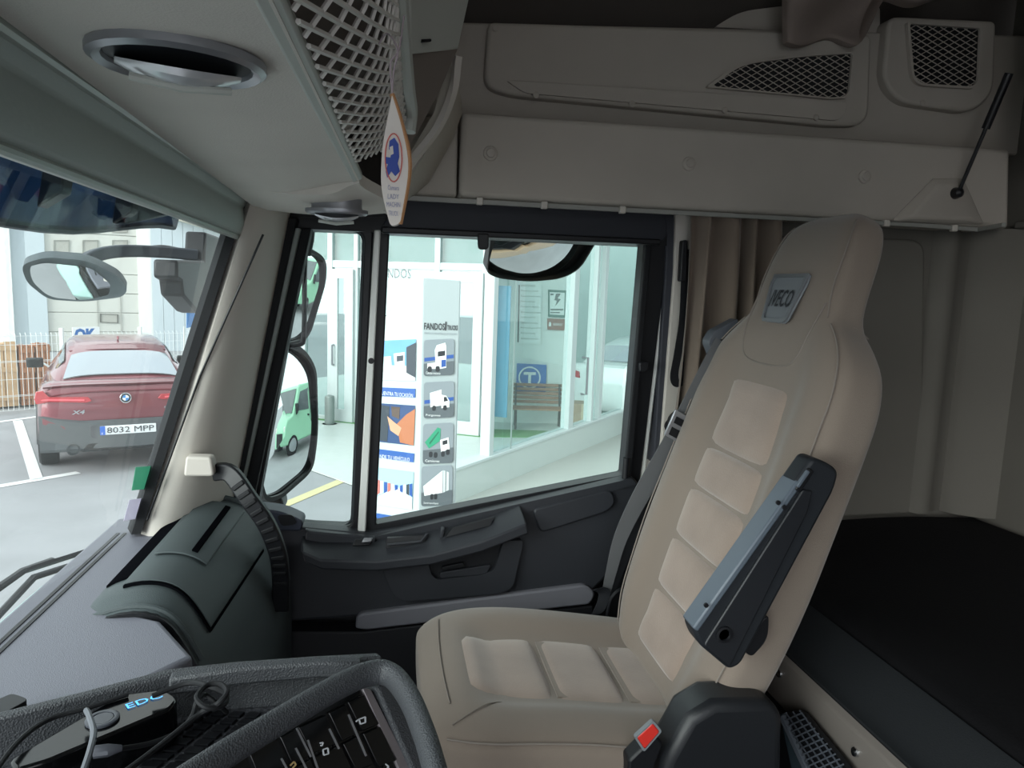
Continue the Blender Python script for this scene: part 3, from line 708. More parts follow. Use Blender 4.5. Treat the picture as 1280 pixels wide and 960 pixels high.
# black gadget with blue lettering in the tray
dv_ = thing('tray_gadget', 'black handheld box with glowing blue letters lying in the tray', 'device', atz(130, 920, -.50))
ga, gb, gc = atz(20, 965, -.462), atz(208, 862, -.462), atz(228, 876, -.462)
gl_ = [atz(x, y, -.455) for x, y in rp([(10, 950, 8), (150, 868, 10), (205, 861, 10), (224, 872, 8), (212, 886, 8), (60, 950, 8), (20, 962, 6)])]
mk('case', loft([[p + V((0, 0, -.045)) for p in gl_], [p + V((0, 0, -.006)) for p in gl_], gl_], caps=True), blackgl, dv_, bevel=.003)
mk('button_ring', lathe(atz(128, 900, -.4545), (0, 0, 1), [(.016, 0), (.016, .002), (.013, .003), (.011, .0025), (.010, -.001)], 24), mat('gadget_grey', '#42454d', .3), dv_)
mk('button', cyl(atz(128, 900, -.4545), (0, 0, 1), .010, .0022, 20), MATS['gadget_grey'], dv_)
g0 = atz(160, 887, -.4548); g1 = atz(204, 872, -.4548)
text('display_text', 'EDC', g0, g1 - g0, V((0, 0, 1)).cross(g1 - g0), .0105, mat('display_blue', '#3f8fd8', .5, emit=1.2), dv_, width=(g1 - g0).length)
cb = thing('cable', 'black cable knotted in a loop over the gadget and tray', 'cable', atz(260, 865, -.47))
cz = lambda x, y, z=-.44: atz(x, y, z)
mk('lead', tube(smooth_path([cz(190, 870, -.445), cz(235, 854, -.44), cz(262, 858, -.43), cz(283, 868, -.43), cz(278, 882, -.43), cz(258, 884, -.425), cz(246, 872, -.42), cz(258, 857, -.42), cz(275, 855, -.42), cz(284, 865, -.42), cz(272, 880, -.425), cz(250, 892, -.44), cz(205, 928, -.445), cz(160, 962, -.445), cz(120, 990, -.445)], 8), .0028, 8), rubber, cb)
mk('lead', tube(smooth_path([cz(283, 890, -.47), cz(270, 878, -.45), cz(255, 868, -.44), cz(246, 878, -.43), cz(240, 895, -.445), cz(222, 915, -.47), cz(185, 930, -.47), cz(135, 938, -.455)], 8), .0026, 8), rubber, cb)
mk('plug', tube([cz(118, 940, -.452), cz(135, 938, -.452), cz(152, 935, -.454)], [.006, .006, .003], 10), mat('plug_grey', '#4b4d55', .5), cb)
cb2 = tag(mk('cable', tube(smooth_path([cz(108, 888, -.44), cz(112, 896, -.432), cz(117, 915, -.432), cz(112, 940, -.432), cz(100, 975, -.44)], 8), .0030, 8), mat('cable_grey', '#63666d', .45)), 'short grey cable rising in front of the gadget button', 'cable')
tag(mk('cable', tube(smooth_path([cz(-20, 985, -.44), cz(20, 930, -.445), cz(60, 900, -.45), cz(110, 885, -.452), cz(160, 868, -.452)], 8), .0026, 8), rubber), 'thin black cable along the far side of the gadget', 'cable')
tag(mk('phone_holder', prism([atz(x, y, -.505) for x, y in rp([(-30, 905, 4), (16, 884, 6), (38, 892, 8), (-20, 925, 4)])], (0, 0, .018)), black, bevel=.004), 'small black clip at the left edge of the dashboard', 'clip')

# ================================================================== PASSENGER SEAT
seat = thing('passenger_seat', 'taupe fabric truck passenger seat with high back and folded armrest', 'seat', (.35, 1.25, E - 1.18))
LEAN = rad(18.5)
tv = V((math.sin(LEAN), 0, math.cos(LEAN))); nv = V((-math.cos(LEAN), 0, math.sin(LEAN)))
B0 = V((.545, 1.25, E - .735))
SB = lambda h, u, d: B0 + tv * h + nv * d + V((0, u, 0))
HW = [(-.02, .185), (.03, .215), (.08, .244), (.25, .262), (.42, .256), (.56, .25), (.62, .243), (.665, .222), (.70, .185), (.725, .150), (.75, .138), (.80, .134), (.86, .128), (.90, .116), (.922, .095), (.935, .06)]
DP = [(-.02, .05), (.06, .058), (.56, .062), (.66, .056), (.74, .042), (.84, .043), (.90, .038), (.922, .028), (.935, .012)]
CN = [(-.02, .0), (.6, .0), (.70, .004), (.80, .014), (.90, .012), (.935, .006)]
DI = [(-.02, .012), (.08, .030), (.55, .032), (.63, .016), (.70, .004), (.76, 0), (1, 0)]
def backsec(h, n=56):
    hw = lerpt(HW, h); dp = lerpt(DP, h); cn = lerpt(CN, h); di = lerpt(DI, h)
    out = []
    for k in range(n):
        a = 2 * math.pi * k / n
        c, s = math.cos(a), math.sin(a)
        e = .42
        u = hw * math.copysign(abs(c) ** e, c); d = dp * math.copysign(abs(s) ** (e if s < 0 else .55), s)
        if s > 0: d -= di * (1 - sstep(.42, .74, abs(u) / max(hw, .01)))
        out.append(SB(h, u, cn + d))
    return out
hs = [-.02, 0, .03, .06, .12, .2, .28, .36, .44, .52, .57, .60, .63, .66, .685, .705, .725, .75, .78, .82, .86, .885, .905, .918, .928, .935]
mk('backrest', loft([backsec(h) for h in hs]), fabric, seat, angle=80, sub=1)
def fsurf(h, u, off=0):                    # front surface of the backrest
    hw = lerpt(HW, h); dp = lerpt(DP, h); cn = lerpt(CN, h); di = lerpt(DI, h)
    r = min(.999, abs(u) / hw); c = r ** (1 / .42); s = math.sqrt(max(0, 1 - c * c))
    d = dp * s ** .55 - di * (1 - sstep(.42, .74, r))
    return SB(h, u, cn + d + off)
def pad(h0, h1, w0, w1, name, m, bulge=.012, rc=.35):
    nx, ny = 16, 10
    def f(a, b):
        h = h0 + (h1 - h0) * b; wd = w0 + (w1 - w0) * b; u = (a * 2 - 1) * wd
        ea = 1 - abs(a * 2 - 1) ** 6; eb = 1 - abs(b * 2 - 1) ** 5
        return fsurf(h, u, -.012 + bulge + (bulge) * (ea * eb) ** .6 - .002)
    mk(name, sheet(f, nx, ny, -nv * .02), m, seat, angle=60)
pads = [(.02, .135, .100, .115), (.137, .245, .115, .122), (.247, .355, .122, .125), (.357, .445, .125, .122), (.447, .595, .122, .108)]
for i, (a, b, c, d) in enumerate(pads):
    pad(a, b, c, d, 'back_pad', suede if i in (4,) else (suede if i < 4 else fabric))
# raised headrest seam and stitched piping
def pipe(pts, r=.0022, m=stitch): mk('piping', tube(smooth_path(pts, 5), r * .7, 6), m, seat)
for sgn in (-1, 1):
    pipe([fsurf(h, sgn * lerpt(HW, h) * .93, .003) for h in (-.01, .06, .15, .25, .35, .45, .55, .6, .645, .675, .70, .72)])
    pipe([fsurf(h, sgn * lerpt(HW, h) * .90, .0015) for h in (.73, .76, .80, .85, .89, .91)])
pipe([fsurf(h, u, .001) for h, u in ((.755, .118), (.70, .112), (.655, .098), (.635, .07), (.63, 0), (.635, -.07), (.655, -.098), (.70, -.112), (.755, -.118))], .0022)
pipe([SB(.72, -.145, .03), SB(.728, -.150, .0), SB(.72, -.147, -.035)], .002)
# badge
bp = lambda x, h, o=.002: fsurf(h, -x, o)   # x to the sitter's right as read from the front
bo = [(-.058, .803), (.058, .803), (.060, .785), (.044, .715), (.036, .708), (-.036, .708), (-.044, .715), (-.060, .785)]
bpts = [SB(h, -x, lerpt(CN, .76) + .044) for x, h in bo]
mk('badge', prism(bpts, nv * .006), mat('badge_grey', '#7b7f84', .45), seat, bevel=.003)
c0 = SB(.756, 0, lerpt(CN, .76) + .051)
bi = [c0 + (p - c0 + nv * 0) * .86 for p in [SB(h, -x, lerpt(CN, .76) + .051) for x, h in bo]]
mk('badge_rim', ring([SB(h, -x, lerpt(CN, .76) + .050) for x, h in bo], bi, nv * .003), mat('badge_rim', '#6f7276', .4), seat)
text('badge_letters', 'IVECO', SB(.738, 0, lerpt(CN, .76) + .0512), V((0, -1, 0)), tv, .034, mat('badge_letter', '#2b2e33', .5), seat, width=.074, align='CENTER', bold=.015, shear=.12)
# belt guide
mk('belt_guide', prism(polyY([(923, 398, 3), (919, 448, 4), (893, 448, 5), (885, 428, 5), (893, 414, 4)], 1.455), (0, .035, 0)), mat('guide_grey', '#565a61', .5), seat, bevel=.003)
mk('guide_slot', prism(polyY([(893, 428, 3), (914, 418, 3), (914, 428, 3), (897, 438, 3)], 1.4535), (0, .003, 0)), black, seat)
# cushion
CX0, CX1 = .065, .60
def csect(x, n=56):
    t = (x - CX0) / (CX1 - CX0)
    hw = .255 - .018 * sstep(.7, 1, t)
    nose = math.sqrt(max(0, 1 - (1 - min(1, t / .20)) ** 2)) if t < .20 else 1
    q = min(1, t / .34); plan = math.sqrt(max(0, 1 - (1 - q) ** 2.4))
    dp = .058 * (.35 + .65 * nose); zc = -.735 - .040 * sstep(.25, 1, t) + .004 * (1 - nose)
    di = .030 * sstep(.12, .28, t)
    hw = hw * (.62 + .38 * plan)
    return hw, dp, zc, di
def cpoint(x, u, off=0):
    hw, dp, zc, di = csect(x)
    r = min(.999, abs(u) / hw); c = r ** (1 / .42); s = math.sqrt(max(0, 1 - c * c))
    return V((x, 1.25 + u, E + zc + dp * s ** .5 - di * (1 - sstep(.38, .70, r)) + off))
rings_ = []
for x in [CX0 + (CX1 - CX0) * q for q in (0, .006, .02, .05, .09, .13, .18, .24, .32, .42, .55, .7, .85, .95, 1)]:
    hw, dp, zc, di = csect(x); rr = []
    for k in range(56):
        a = 2 * math.pi * k / 56; c, s = math.cos(a), math.sin(a)
        u = hw * math.copysign(abs(c) ** .42, c); d = dp * math.copysign(abs(s) ** .5, s)
        if s > 0: d -= di * (1 - sstep(.38, .70, abs(u) / hw))
        else: d *= 2.0
        rr.append(V((x, 1.25 + u, E + zc + d)))
    rings_.append(rr)
mk('cushion', loft(rings_), fabric, seat, angle=80, sub=1)
def cpad(x0, x1, wd0, wd1, m, front=False):
    def f(a, b):
        x = x0 + (x1 - x0) * b; wd = wd0 + (wd1 - wd0) * b
        if front: wd *= .72 + .28 * math.sqrt(max(0, 1 - (1 - min(1, b / .5)) ** 2))
        ea = 1 - abs(a * 2 - 1) ** 6; eb = 1 - abs(b * 2 - 1) ** 6
        return cpoint(x, (a * 2 - 1) * wd, -.002 + .011 * (ea * eb) ** .6)
    mk('cushion_pad', sheet(f, 16, 12, (0, 0, -.02)), m, seat, angle=60)
cpad(.150, .300, .115, .118, suede, True); cpad(.302, .435, .118, .118, suede); cpad(.437, .60, .118, .116, suede)
for xx in (.300, .435):
    mk('cushion_band', sheet(lambda a, b: cpoint(xx + .004 + .020 * b, (a * 2 - 1) * .100, .0060), 10, 2, (0, 0, -.004)), fabric, seat)
pipe([cpoint(x, -csect(x)[0] * .96, .003) for x in (.10, .14, .18, .24, .32, .42, .52, .58)])
pipe([cpoint(.105 + .25 * u * u, u, .0015) for u in (-.14, -.10, -.06, 0, .06, .10, .14, .17)], .0018)
pipe([cpoint(x, u, .0015) for x, u in ((.11, -.19), (.14, -.175), (.17, -.155), (.20, -.13))], .0018)
# lower plastics
mk('recliner_cover', prism([(x, .965, E + z) for x, z in [(.42, -.80), (.43, -.715), (.465, -.645), (.505, -.622), (.60, -.626), (.625, -.65), (.645, -.95), (.38, -.95)]], (0, .075, 0)), mat('cover_black', '#1b1d21', .4, bump=('v', 600, .1)), seat, bevel=.016, seg=4)
mk('seat_base', box((.12, 1.03, E - 1.18), (.52, 1.47, E - .80)), black, seat, bevel=.02)
bk = mk('buckle', prism([(.375, .975, E - .715), (.415, .975, E - .675), (.43, .975, E - .69), (.41, .975, E - .76), (.375, .975, E - .78)], (0, .03, 0)), black, seat, bevel=.004)
bc = [aty(x, y, .968) for x, y in rp([(796, 922, 3), (816, 904, 3), (825, 915, 3), (806, 937, 3)])]
mk('buckle_button', prism(bc, (0, .01, 0)), redbtn, bk, bevel=.002, label='red buckle button')
mk('buckle_rim', ring([c + (c - sum(bc, V()) / len(bc)) * .2 for c in bc], bc, (0, .008, 0)), MATS['badge_grey'], bk)
# armrest folded up against the near side
ar = [aty(x, y, .935) for x, y in rp([(1016, 572, 8), (1030, 576, 8), (1050, 588, 10), (1044, 612, 10), (926, 832, 8), (912, 838, 6), (874, 806, 8), (866, 786, 8)])]
mk('armrest', prism(ar, (0, .040, 0)), armr, seat, bevel=.006, seg=3)
ap = [aty(x, y, .930) for x, y in rp([(1004, 612, 3), (1016, 614, 2), (1010, 640, 3), (912, 835, 5), (880, 808, 5), (884, 800, 4)])]
mk('armrest_panel', prism(ap, (0, .01, 0)), mat('armrest_dark', '#1a1c21', .45, bump=('v', 900, .08)), seat, bevel=.003)
s0, s1 = aty(999, 602, .933), aty(868, 787, .933)
dd = (s1 - s0).normalized(); pr2 = V((-dd.z, 0, dd.x))
if pr2.x > 0: pr2 = -pr2
mk('armrest_strip', obox(s0 - pr2 * .008, s1 - s0, V((0, .041, 0)), pr2 * .011), armtop, seat, bevel=.003)
mk('strip_latch', obox(aty(1012, 585, .931), aty(994, 612, .931) - aty(1012, 585, .931), V((0, .03, 0)), -pr2 * .010), black, seat, bevel=.002)
mk('latch_bar', obox(aty(1010, 588, .929), aty(996, 608, .929) - aty(1010, 588, .929), V((0, .006, 0)), -pr2 * .005), armtop, seat, bevel=.001)
for x, y in ((972, 628), (980, 634), (882, 756)):
    mk('strip_screw', cyl(aty(x, y, .931), (0, -1, 0), .0035, .003, 10), black, seat)
mk('armrest_pivot', lathe(aty(905, 793, .929), (0, -1, 0), [(.0125, 0), (.0125, .0025), (.009, .003), (.008, 0)], 18), black, seat)
mk('armrest_hinge', prism(polyY([(935, 790, 8), (962, 768, 8), (960, 800, 12), (940, 822, 10), (930, 815, 8)], .965), (0, .04, 0)), black, seat, bevel=.005)

# ------------------------------------------------------------------ belts
sb = thing('seat_belt', 'grey seat belt running from the shoulder guide down to the door-side anchor', 'belt', aty(760, 745, 1.54))
bp_ = [aty(905, 428, 1.451), aty(886, 464, 1.455), aty(862, 510, 1.49), aty(836, 560, 1.51), aty(800, 622, 1.53), aty(776, 672, 1.54), aty(764, 715, 1.545), aty(757, 745, 1.55)]
bs = smooth_path(bp_, 5)
mk('strap', ribbon(bs, [V((.020, 0, -.010)) * lerpt([(0, 1), (.5, 1), (1, .45)], i / (len(bs) - 1)) for i in range(len(bs))], (0, .002, 0)), belt_m, sb)
mk('strap', ribbon(smooth_path([aty(848, 550, 1.535), aty(812, 622, 1.55), aty(785, 680, 1.56), aty(760, 740, 1.57)], 5), (.015, 0, -.008), (0, .002, 0)), beltdk, sb)
lp = [aty(852, 516, 1.48), aty(838, 548, 1.49)]
mk('latch_tongue', ribbon(lp, (.017, 0, -.009), (0, -.006, 0)), silver, sb, bevel=.002)
mk('tongue_slot', ribbon([lp[0].lerp(lp[1], .2) + V((0, -.007, 0)), lp[0].lerp(lp[1], .45) + V((0, -.007, 0))], (.010, 0, -.005), (0, -.001, 0)), black, sb)
mk('tongue_slot', ribbon([lp[0].lerp(lp[1], .6) + V((0, -.007, 0)), lp[0].lerp(lp[1], .9) + V((0, -.007, 0))], (.010, 0, -.005), (0, -.001, 0)), black, sb)
an = [aty(729, 719, 1.50), aty(748, 738, 1.53)]
mk('anchor_plate', ribbon(an, (.006, 0, -.006), (0, -.003, 0)), chrome, sb, bevel=.001)
mk('anchor_strap', ribbon(smooth_path([aty(748, 736, 1.53), aty(756, 742, 1.535), aty(748, 765, 1.53), aty(735, 772, 1.53)], 4), (.014, 0, .003), (0, .003, 0)), beltdk, sb)
mk('anchor_ring', tube(smooth_path([aty(758, 775, 1.525), aty(764, 748, 1.52), aty(778, 738, 1.52), aty(780, 770, 1.52)], 5), .004, 8), black, sb)
pb = thing('pillar_belt', 'black belt webbing hanging in a loop on the pillar beside the curtain', 'belt', aty(848, 485, 1.68))
mk('webbing', ribbon(smooth_path([aty(857, 312, 1.675), aty(855, 390, 1.67), aty(848, 440, 1.66), aty(843, 470, 1.655), aty(848, 482, 1.65), aty(857, 476, 1.655), aty(858, 430, 1.665)], 5), (.012, .004, .002), (0, .002, 0)), beltdk, pb)
mk('height_slider', prism(polyY([(853, 300, 3), (860, 300, 3), (859, 352, 3), (850, 352, 3)], 1.665), (0, .02, 0)), black, pb, bevel=.003)
mk('reel_mouth', prism(polyY([(836, 522, 8), (848, 512, 5), (848, 540, 6), (834, 556, 6)], 1.672), (0, .012, 0)), black, pb, bevel=.003)
mk('anchor_recess', prism(polyY([(831, 532, 5), (846, 512, 6), (850, 530, 6), (838, 552, 6)], 1.68), (0, .010, 0)), rubber, pb, bevel=.003)

# ------------------------------------------------------------------ curtain and its rail
cr = thing('curtain_rail', 'thin pale curtain rail running above the side window and bunk', 'rail', aty(870, 270, 1.60))
rpts = [aty(500, 247, 1.602), aty(700, 258, 1.602), aty(925, 270, 1.602), aty(1140, 281, 1.602), aty(1222, 287, 1.60), aty(1255, 281, 1.50)]
mk('track', sweep(rpts, [(-.005, -.005), (.005, -.005), (.005, .005), (-.005, .005)]), mat('rail_grey', '#8f8f8a', .5), cr, bevel=.001)
for x, y in ((600, 251), (681, 256), (779, 262), (1110, 279), (1195, 285)):
    mk('rail_clip', box(aty(x, y, 1.592) + V((-.007, 0, -.008)), aty(x, y, 1.592) + V((.007, .014, .008))), trimbeige, cr, bevel=.002)
def cur(u, v):
    # gathered pleats: bunched at the top, hanging to the mattress
    px = 862 + 118 * u; topy = 268 + (px - 862) * .053; y = topy + (560 - topy) * v
    Y = 1.645 + .030 * math.sin(u * 26 + .7 * math.sin(u * 9)) * (.75 + .25 * v) - .014 * v
    p = aty(px - (16 * v + 10 * v * v) * (1 - u * .3) + 3 * math.sin(u * 15 + v * 3), y, 1.65)
    return V((p.x, Y, p.z))
mk('curtain', sheet(cur, 90, 24, (0, .003, 0)), curtain_m, label='brown pleated cab curtain gathered behind the seat beside the pillar', cat='curtain', angle=80)

# ------------------------------------------------------------------ bunk
bkx = .735
bunk = thing('bunk', 'black bunk mattress on a grey metal front panel behind the seat', 'bed', (1.1, .6, E - 1.18))
def mat_top(u, v):
    x = bkx + .012 + .868 * u; y = -.95 + 2.64 * v
    z = -.585 - .075 * (1 - sstep(0, .12, u)) ** 1.3 + .006 * math.sin(u * 7 + v * 9) * sstep(.1, .2, u)
    return V((x, y, E + z))
mk('mattress', sheet(mat_top, 40, 30, (0, 0, -.12)), mattress_m, bunk, angle=60)
mk('mattress_edge_lit', sheet(lambda u, v: V(mat_top(.002 + .085 * u, v)) + V((-.003, 0, .003)), 10, 30, (0, 0, -.004)), mattress_lit, bunk)  # lighter strip: light caught by the rounded edge, put into its colour
mk('front_panel', prism([(bkx, -.95, E - .672), (bkx + .028, -.95, E - .655), (bkx + .03, -.95, E - .80), (bkx + .005, -.95, E - .755)], (0, 2.64, 0)), bunkmetal, bunk, bevel=.004)
for x, y in ((975, 842), (1070, 940)):
    mk('panel_screw', lathe(atx(x, y, bkx + .002), (-1, 0, .2), [(.008, 0), (.007, .004), (.002, .006)], 14), chrome, bunk)
mk('bunk_box', box((bkx + .05, -.95, E - 1.18), (1.61, 1.69, E - .72)), doordk, bunk)
gr = thing('vent_grille', 'black mesh grille with rounded top below the bunk front panel', 'grille', atx(1010, 950, .70))
gp = [atx(x, y, .715) for x, y in rp([(978, 892, 6), (1000, 888, 8), (1062, 965, 4), (1062, 1010, 4), (1025, 1000, 4)])]
mk('grille_rim', tube([atx(x, y, .713) for x, y in [(980, 897), (1030, 1005)]], .009, 8), mat('grille_grey', '#4b5058', .5), gr)
mk('grille_back', prism(gp, (.01, 0, 0)), black, gr)
sg = lattice([(978, 892), (1000, 888), (1062, 965), (1062, 1010), (1025, 1000)], ((.65, .9), (1, -.45)), 8)
mk('grille_bars', bars(sg, lambda x, y: atx(x, y, .710), .0016, None), mat('grille_grey', '#4b5058', .5), gr, kind='stuff')
mk('grille_frame', prism([atx(x, y, .716) for x, y in [(975, 893), (1040, 1010), (1000, 1010), (985, 940)]], (.04, 0, 0)), mat('grille_side', '#33414a', .6), gr)

# ================================================================== TRUCK OUTSIDE
sandpaint = mat('sand_paint', '#c9a98a', .4, coat=.2)
mk('trim_13', join(box((-.62, 1.80, E - 2.0), (2.6, 1.86, E - .62)), box((.80, 1.80, E - .62), (2.6, 1.86, E + .6))), sandpaint, kind='structure', bevel=.02)
sv = thing('sun_visor', 'dark smoked external sun visor above the windscreen', 'visor', (-.44, 1.0, E + .1))
smoke = glass('smoked_visor', '#42586e', .8, .10, '#4d6a86')
def vis(u, v):
    y = -.6 + 2.22 * u
    zb = E + .058 + .045 * sstep(1.05, 1.62, y)
    return V((-.435 + .025 * v - .03 * (1 - (y / 1.7) ** 2), y, zb + .09 * v))
mk('visor_plate', sheet(vis, 24, 4, (.006, 0, 0)), smoke, sv)
mk('visor_edge', tube([V(vis(k / 24, 0)) for k in range(25)], .006, 8), mat('visor_dark', '#39424b', .5), sv)
for y in (.55, 1.0, 1.25):
    mk('visor_bracket', obox((-.40, y, E + .10), (0, .03, 0), (-.03, 0, -.02), (.005, .05, .14)), black, sv, bevel=.003)
mk('visor_end', prism([atx(x, y, -.43) for x, y in [(152, 233), (232, 258), (205, 268), (142, 280)]], (.02, 0, 0)), mat('visor_dark', '#39424b', .5), sv, bevel=.004)

def mirror_glass(name, poly, M, target, R, parent, m=mirror_m, inset=.0):
    """convex glass whose centre turns the eye's ray towards the target; poly = corners in the frame"""
    M = V(M); n = ((EYE - M).normalized() + (V(target) - M).normalized()).normalized()
    pts = [atp(x, y, M, n) for x, y in poly]
    c = sum(pts, V()) / len(pts)
    vs = []; K = 8; N = len(pts)
    for k in range(K + 1):
        for p in pts:
            q = c + (p - c) * (k / K); r = (q - c).length
            vs.append(q - n * (r * r / (2 * R)))
    fs = []
    for k in range(1, K):
        for i in range(N):
            j = (i + 1) % N
            fs.append((k * N + i, k * N + j, (k + 1) * N + j, (k + 1) * N + i))
    vs0 = vs[N:]; fs = [tuple(i - N for i in f) for f in fs]
    vs0.append(c); fs += [(i, (i + 1) % N, len(vs0) - 1) for i in range(N)]
    g = mk(name, (vs0, fs), m, parent, angle=180)
    return pts, c, n
def mirror_house(pts, c, n, parent, grow, depth, name='housing'):
    out = [c + (p - c) * grow for p in pts]
    rim = [c + (p - c) * 1.005 for p in pts]
    r = [[p - n * .004 for p in rim], [p + n * .006 for p in rim], [p + n * .006 for p in out], [p - n * .02 for p in out], [c + (p - c) * grow * .96 - n * depth * .6 for p in pts], [c + (p - c) * .6 - n * depth for p in pts]]
    mk(name, loft(r, caps=False), black, parent, angle=50)
    mk('back_cap', (r[-1], [tuple(range(len(pts)))]), black, parent)
VAN = V((7.6, 3.9, 1.1))
sm = thing('side_mirror', 'tall black side mirror pair with two curved glasses outside the quarter window', 'mirror', aty(360, 600, 1.98))
up = rp([(352, 306, 6), (385, 314, 10), (404, 326, 14), (404, 352, 12), (386, 412, 18), (376, 424, 10), (340, 432, 8)])
q = mirror_glass('upper_glass', up, aty(372, 370, 1.98), (6.5, 3.6, 1.2), 1.2, sm)
mirror_house(*q, sm, 1.09, .09)
lo = rp([(338, 432, 10), (372, 436, 16), (392, 462, 20), (394, 540, 20), (388, 585, 14), (350, 618, 20), (332, 622, 8), (326, 600, 8)])
q = mirror_glass('lower_glass', lo, aty(360, 530, 1.98), V((9.2, 4.6, .95)), 1.8, sm)
mirror_house(*q, sm, 1.07, .09)
mk('mirror_arm', tube([aty(388, 275, 1.99), aty(386, 300, 1.99), aty(382, 318, 2.0)], .014, 10), black, sm)
mk('mirror_foot', prism([aty(x, y, 1.95) for x, y in rp([(318, 628, 4), (352, 620, 8), (356, 640, 8), (322, 652, 6)])], (0, .08, 0)), black, sm, bevel=.008)
mk('frame_rod', tube(smooth_path([aty(385, 285, 1.80), aty(381, 330, 1.80), aty(380, 415, 1.80), aty(374, 431, 1.80), aty(345, 431, 1.80)], 4), .006, 8), black, sm)
km = thing('kerb_mirror', 'wide black kerb mirror hanging above the side window outside', 'mirror', aty(670, 330, 1.98))
kq = rp([(618, 270, 10), (760, 270, 10), (736, 312, 10), (722, 335, 14), (700, 346, 20), (660, 350, 20), (622, 345, 14), (608, 338, 8), (612, 318, 10)])
q = mirror_glass('kerb_glass', kq, aty(672, 310, 1.98), (2.2, 2.3, .0), .45, km)
mirror_house(*q, km, 1.035, .03)
fm = thing('front_mirror', 'oval front mirror on a long black arm outside the windscreen', 'mirror', atx(95, 345, -.66))
fq = rp([(30, 336, 8), (55, 328, 10), (115, 334, 14), (140, 358, 12), (135, 372, 8), (105, 375, 14), (62, 371, 12), (38, 352, 8)])
q = mirror_glass('front_glass', fq, atx(92, 352, -.66), (-.75, 1.2, .9), .5, fm)
fo = rp([(26, 330, 10), (55, 320, 14), (110, 324, 18), (150, 345, 12), (160, 362, 8), (152, 370, 6), (138, 372, 8), (105, 376, 14), (60, 373, 12), (34, 352, 8)])
pts, c, n = q
oo = [atp(x, y, c, n) for x, y in fo]
oc = sum(oo, V()) / len(oo)
mk('housing', loft([[p - n * .002 for p in [oc + (p - oc) * .86 for p in oo]], [p + n * .004 for p in oo], [p - n * .02 for p in oo], [oc + (p - oc) * .5 - n * .06 for p in oo]]), mat('mirror_housing', '#3f4a50', .5), fm, angle=50)
for o in [o for o in fm.children if o.name.startswith('front_glass')]: o.location += n * .004
arm = smooth_path([atx(100, 332, -.66), atx(118, 320, -.64), atx(150, 314, -.60), atx(200, 315, -.54), atx(246, 319, -.47)], 5)
mk('arm', sweep(arm, [(-.012, -.014), (.012, -.014), (.012, .014), (-.012, .014)]), mat('arm_black', '#3b4049', .55), fm, bevel=.004)
mk('arm_cable', tube(smooth_path([atx(172, 312, -.58), atx(200, 308, -.55), atx(222, 311, -.52), atx(240, 314, -.48)], 4), .004, 6), black, fm)
mk('bracket', prism([atx(x, y, -.45) for x, y in [(222, 325), (256, 326), (258, 290), (280, 298), (262, 350), (252, 392), (247, 390), (230, 370), (228, 352), (222, 348)]], (-.05, 0, 0)), black, fm, bevel=.006)
wp = thing('wiper', 'long black windscreen wiper resting low across the glass', 'wiper', atx(40, 740, -.58))
w0, w1 = atx(-30, 782, -.600), atx(112, 690, -.575)
mk('wiper_arm', tube([w0 + V((0, 0, -.02)), w0.lerp(w1, .5) + V((-.01, 0, .012)), w1.lerp(w0, .25)], .006, 8), black, wp)
mk('wiper_blade', ribbon([w0 + V((-.02, 0, .01)), w0.lerp(w1, .5) + V((-.02, 0, .022)), w1 + V((-.0, 0, 0))], (.006, 0, .004), (0, .004, .006)), rubber, wp, bevel=.001)
mk('wiper_link', tube([w0.lerp(w1, .2) + V((-.02, 0, .025)), w0.lerp(w1, .45) + V((-.02, 0, .03)), w0.lerp(w1, .7) + V((-.015, 0, .02))], .005, 6), black, wp)
wp2 = tag(mk('cowl', prism([(-.605, -1.0, E - .60), (-.605, 1.66, E - .60), (-.72, 1.60, E - .66), (-.74, -1.0, E - .66)], (0, 0, -.3)), mat('cowl_teal', '#8fb0aa', .4, coat=.3), bevel=.01), 'pale teal body cowl under the windscreen outside', 'cowl')

# ================================================================== GROUND
asph = mat('asphalt', '#98999c', .9, bump=('n', 60, .3), var=.07, varscale=1.5)
mk('parking_lot', box((-40, -30, -.1), (45, 60, 0)), asph, kind='structure')
def gbar(name, a, b, wd, m, parent=None, z=.004, label=None, cat=None):
    a = V(a); b = V(b); d = (b - a).normalized(); s = d.cross(V((0, 0, 1))) * wd / 2
    return mk(name, prism([p + V((0, 0, z)) for p in (a - s, b - s, b + s, a + s)], (0, 0, .002)), m, parent, label=label, cat=cat)
lnw = mat('line_white', '#e9eaea', .8)
L = thing('bay_marking', 'white painted parking bay lines beside the red car', 'marking', gnd(45, 600))
gbar('painted_line', gnd(22, 526), gnd(46, 600), .13, lnw, L)
gbar('painted_line', gnd(-40, 615), gnd(98, 591), .13, lnw, L)
gbar('painted_line', gnd(-40, 533), gnd(48, 521), .12, lnw, L)
palefl = mat('forecourt_floor', '#b6b8b3', .45, var=.04, varscale=1)

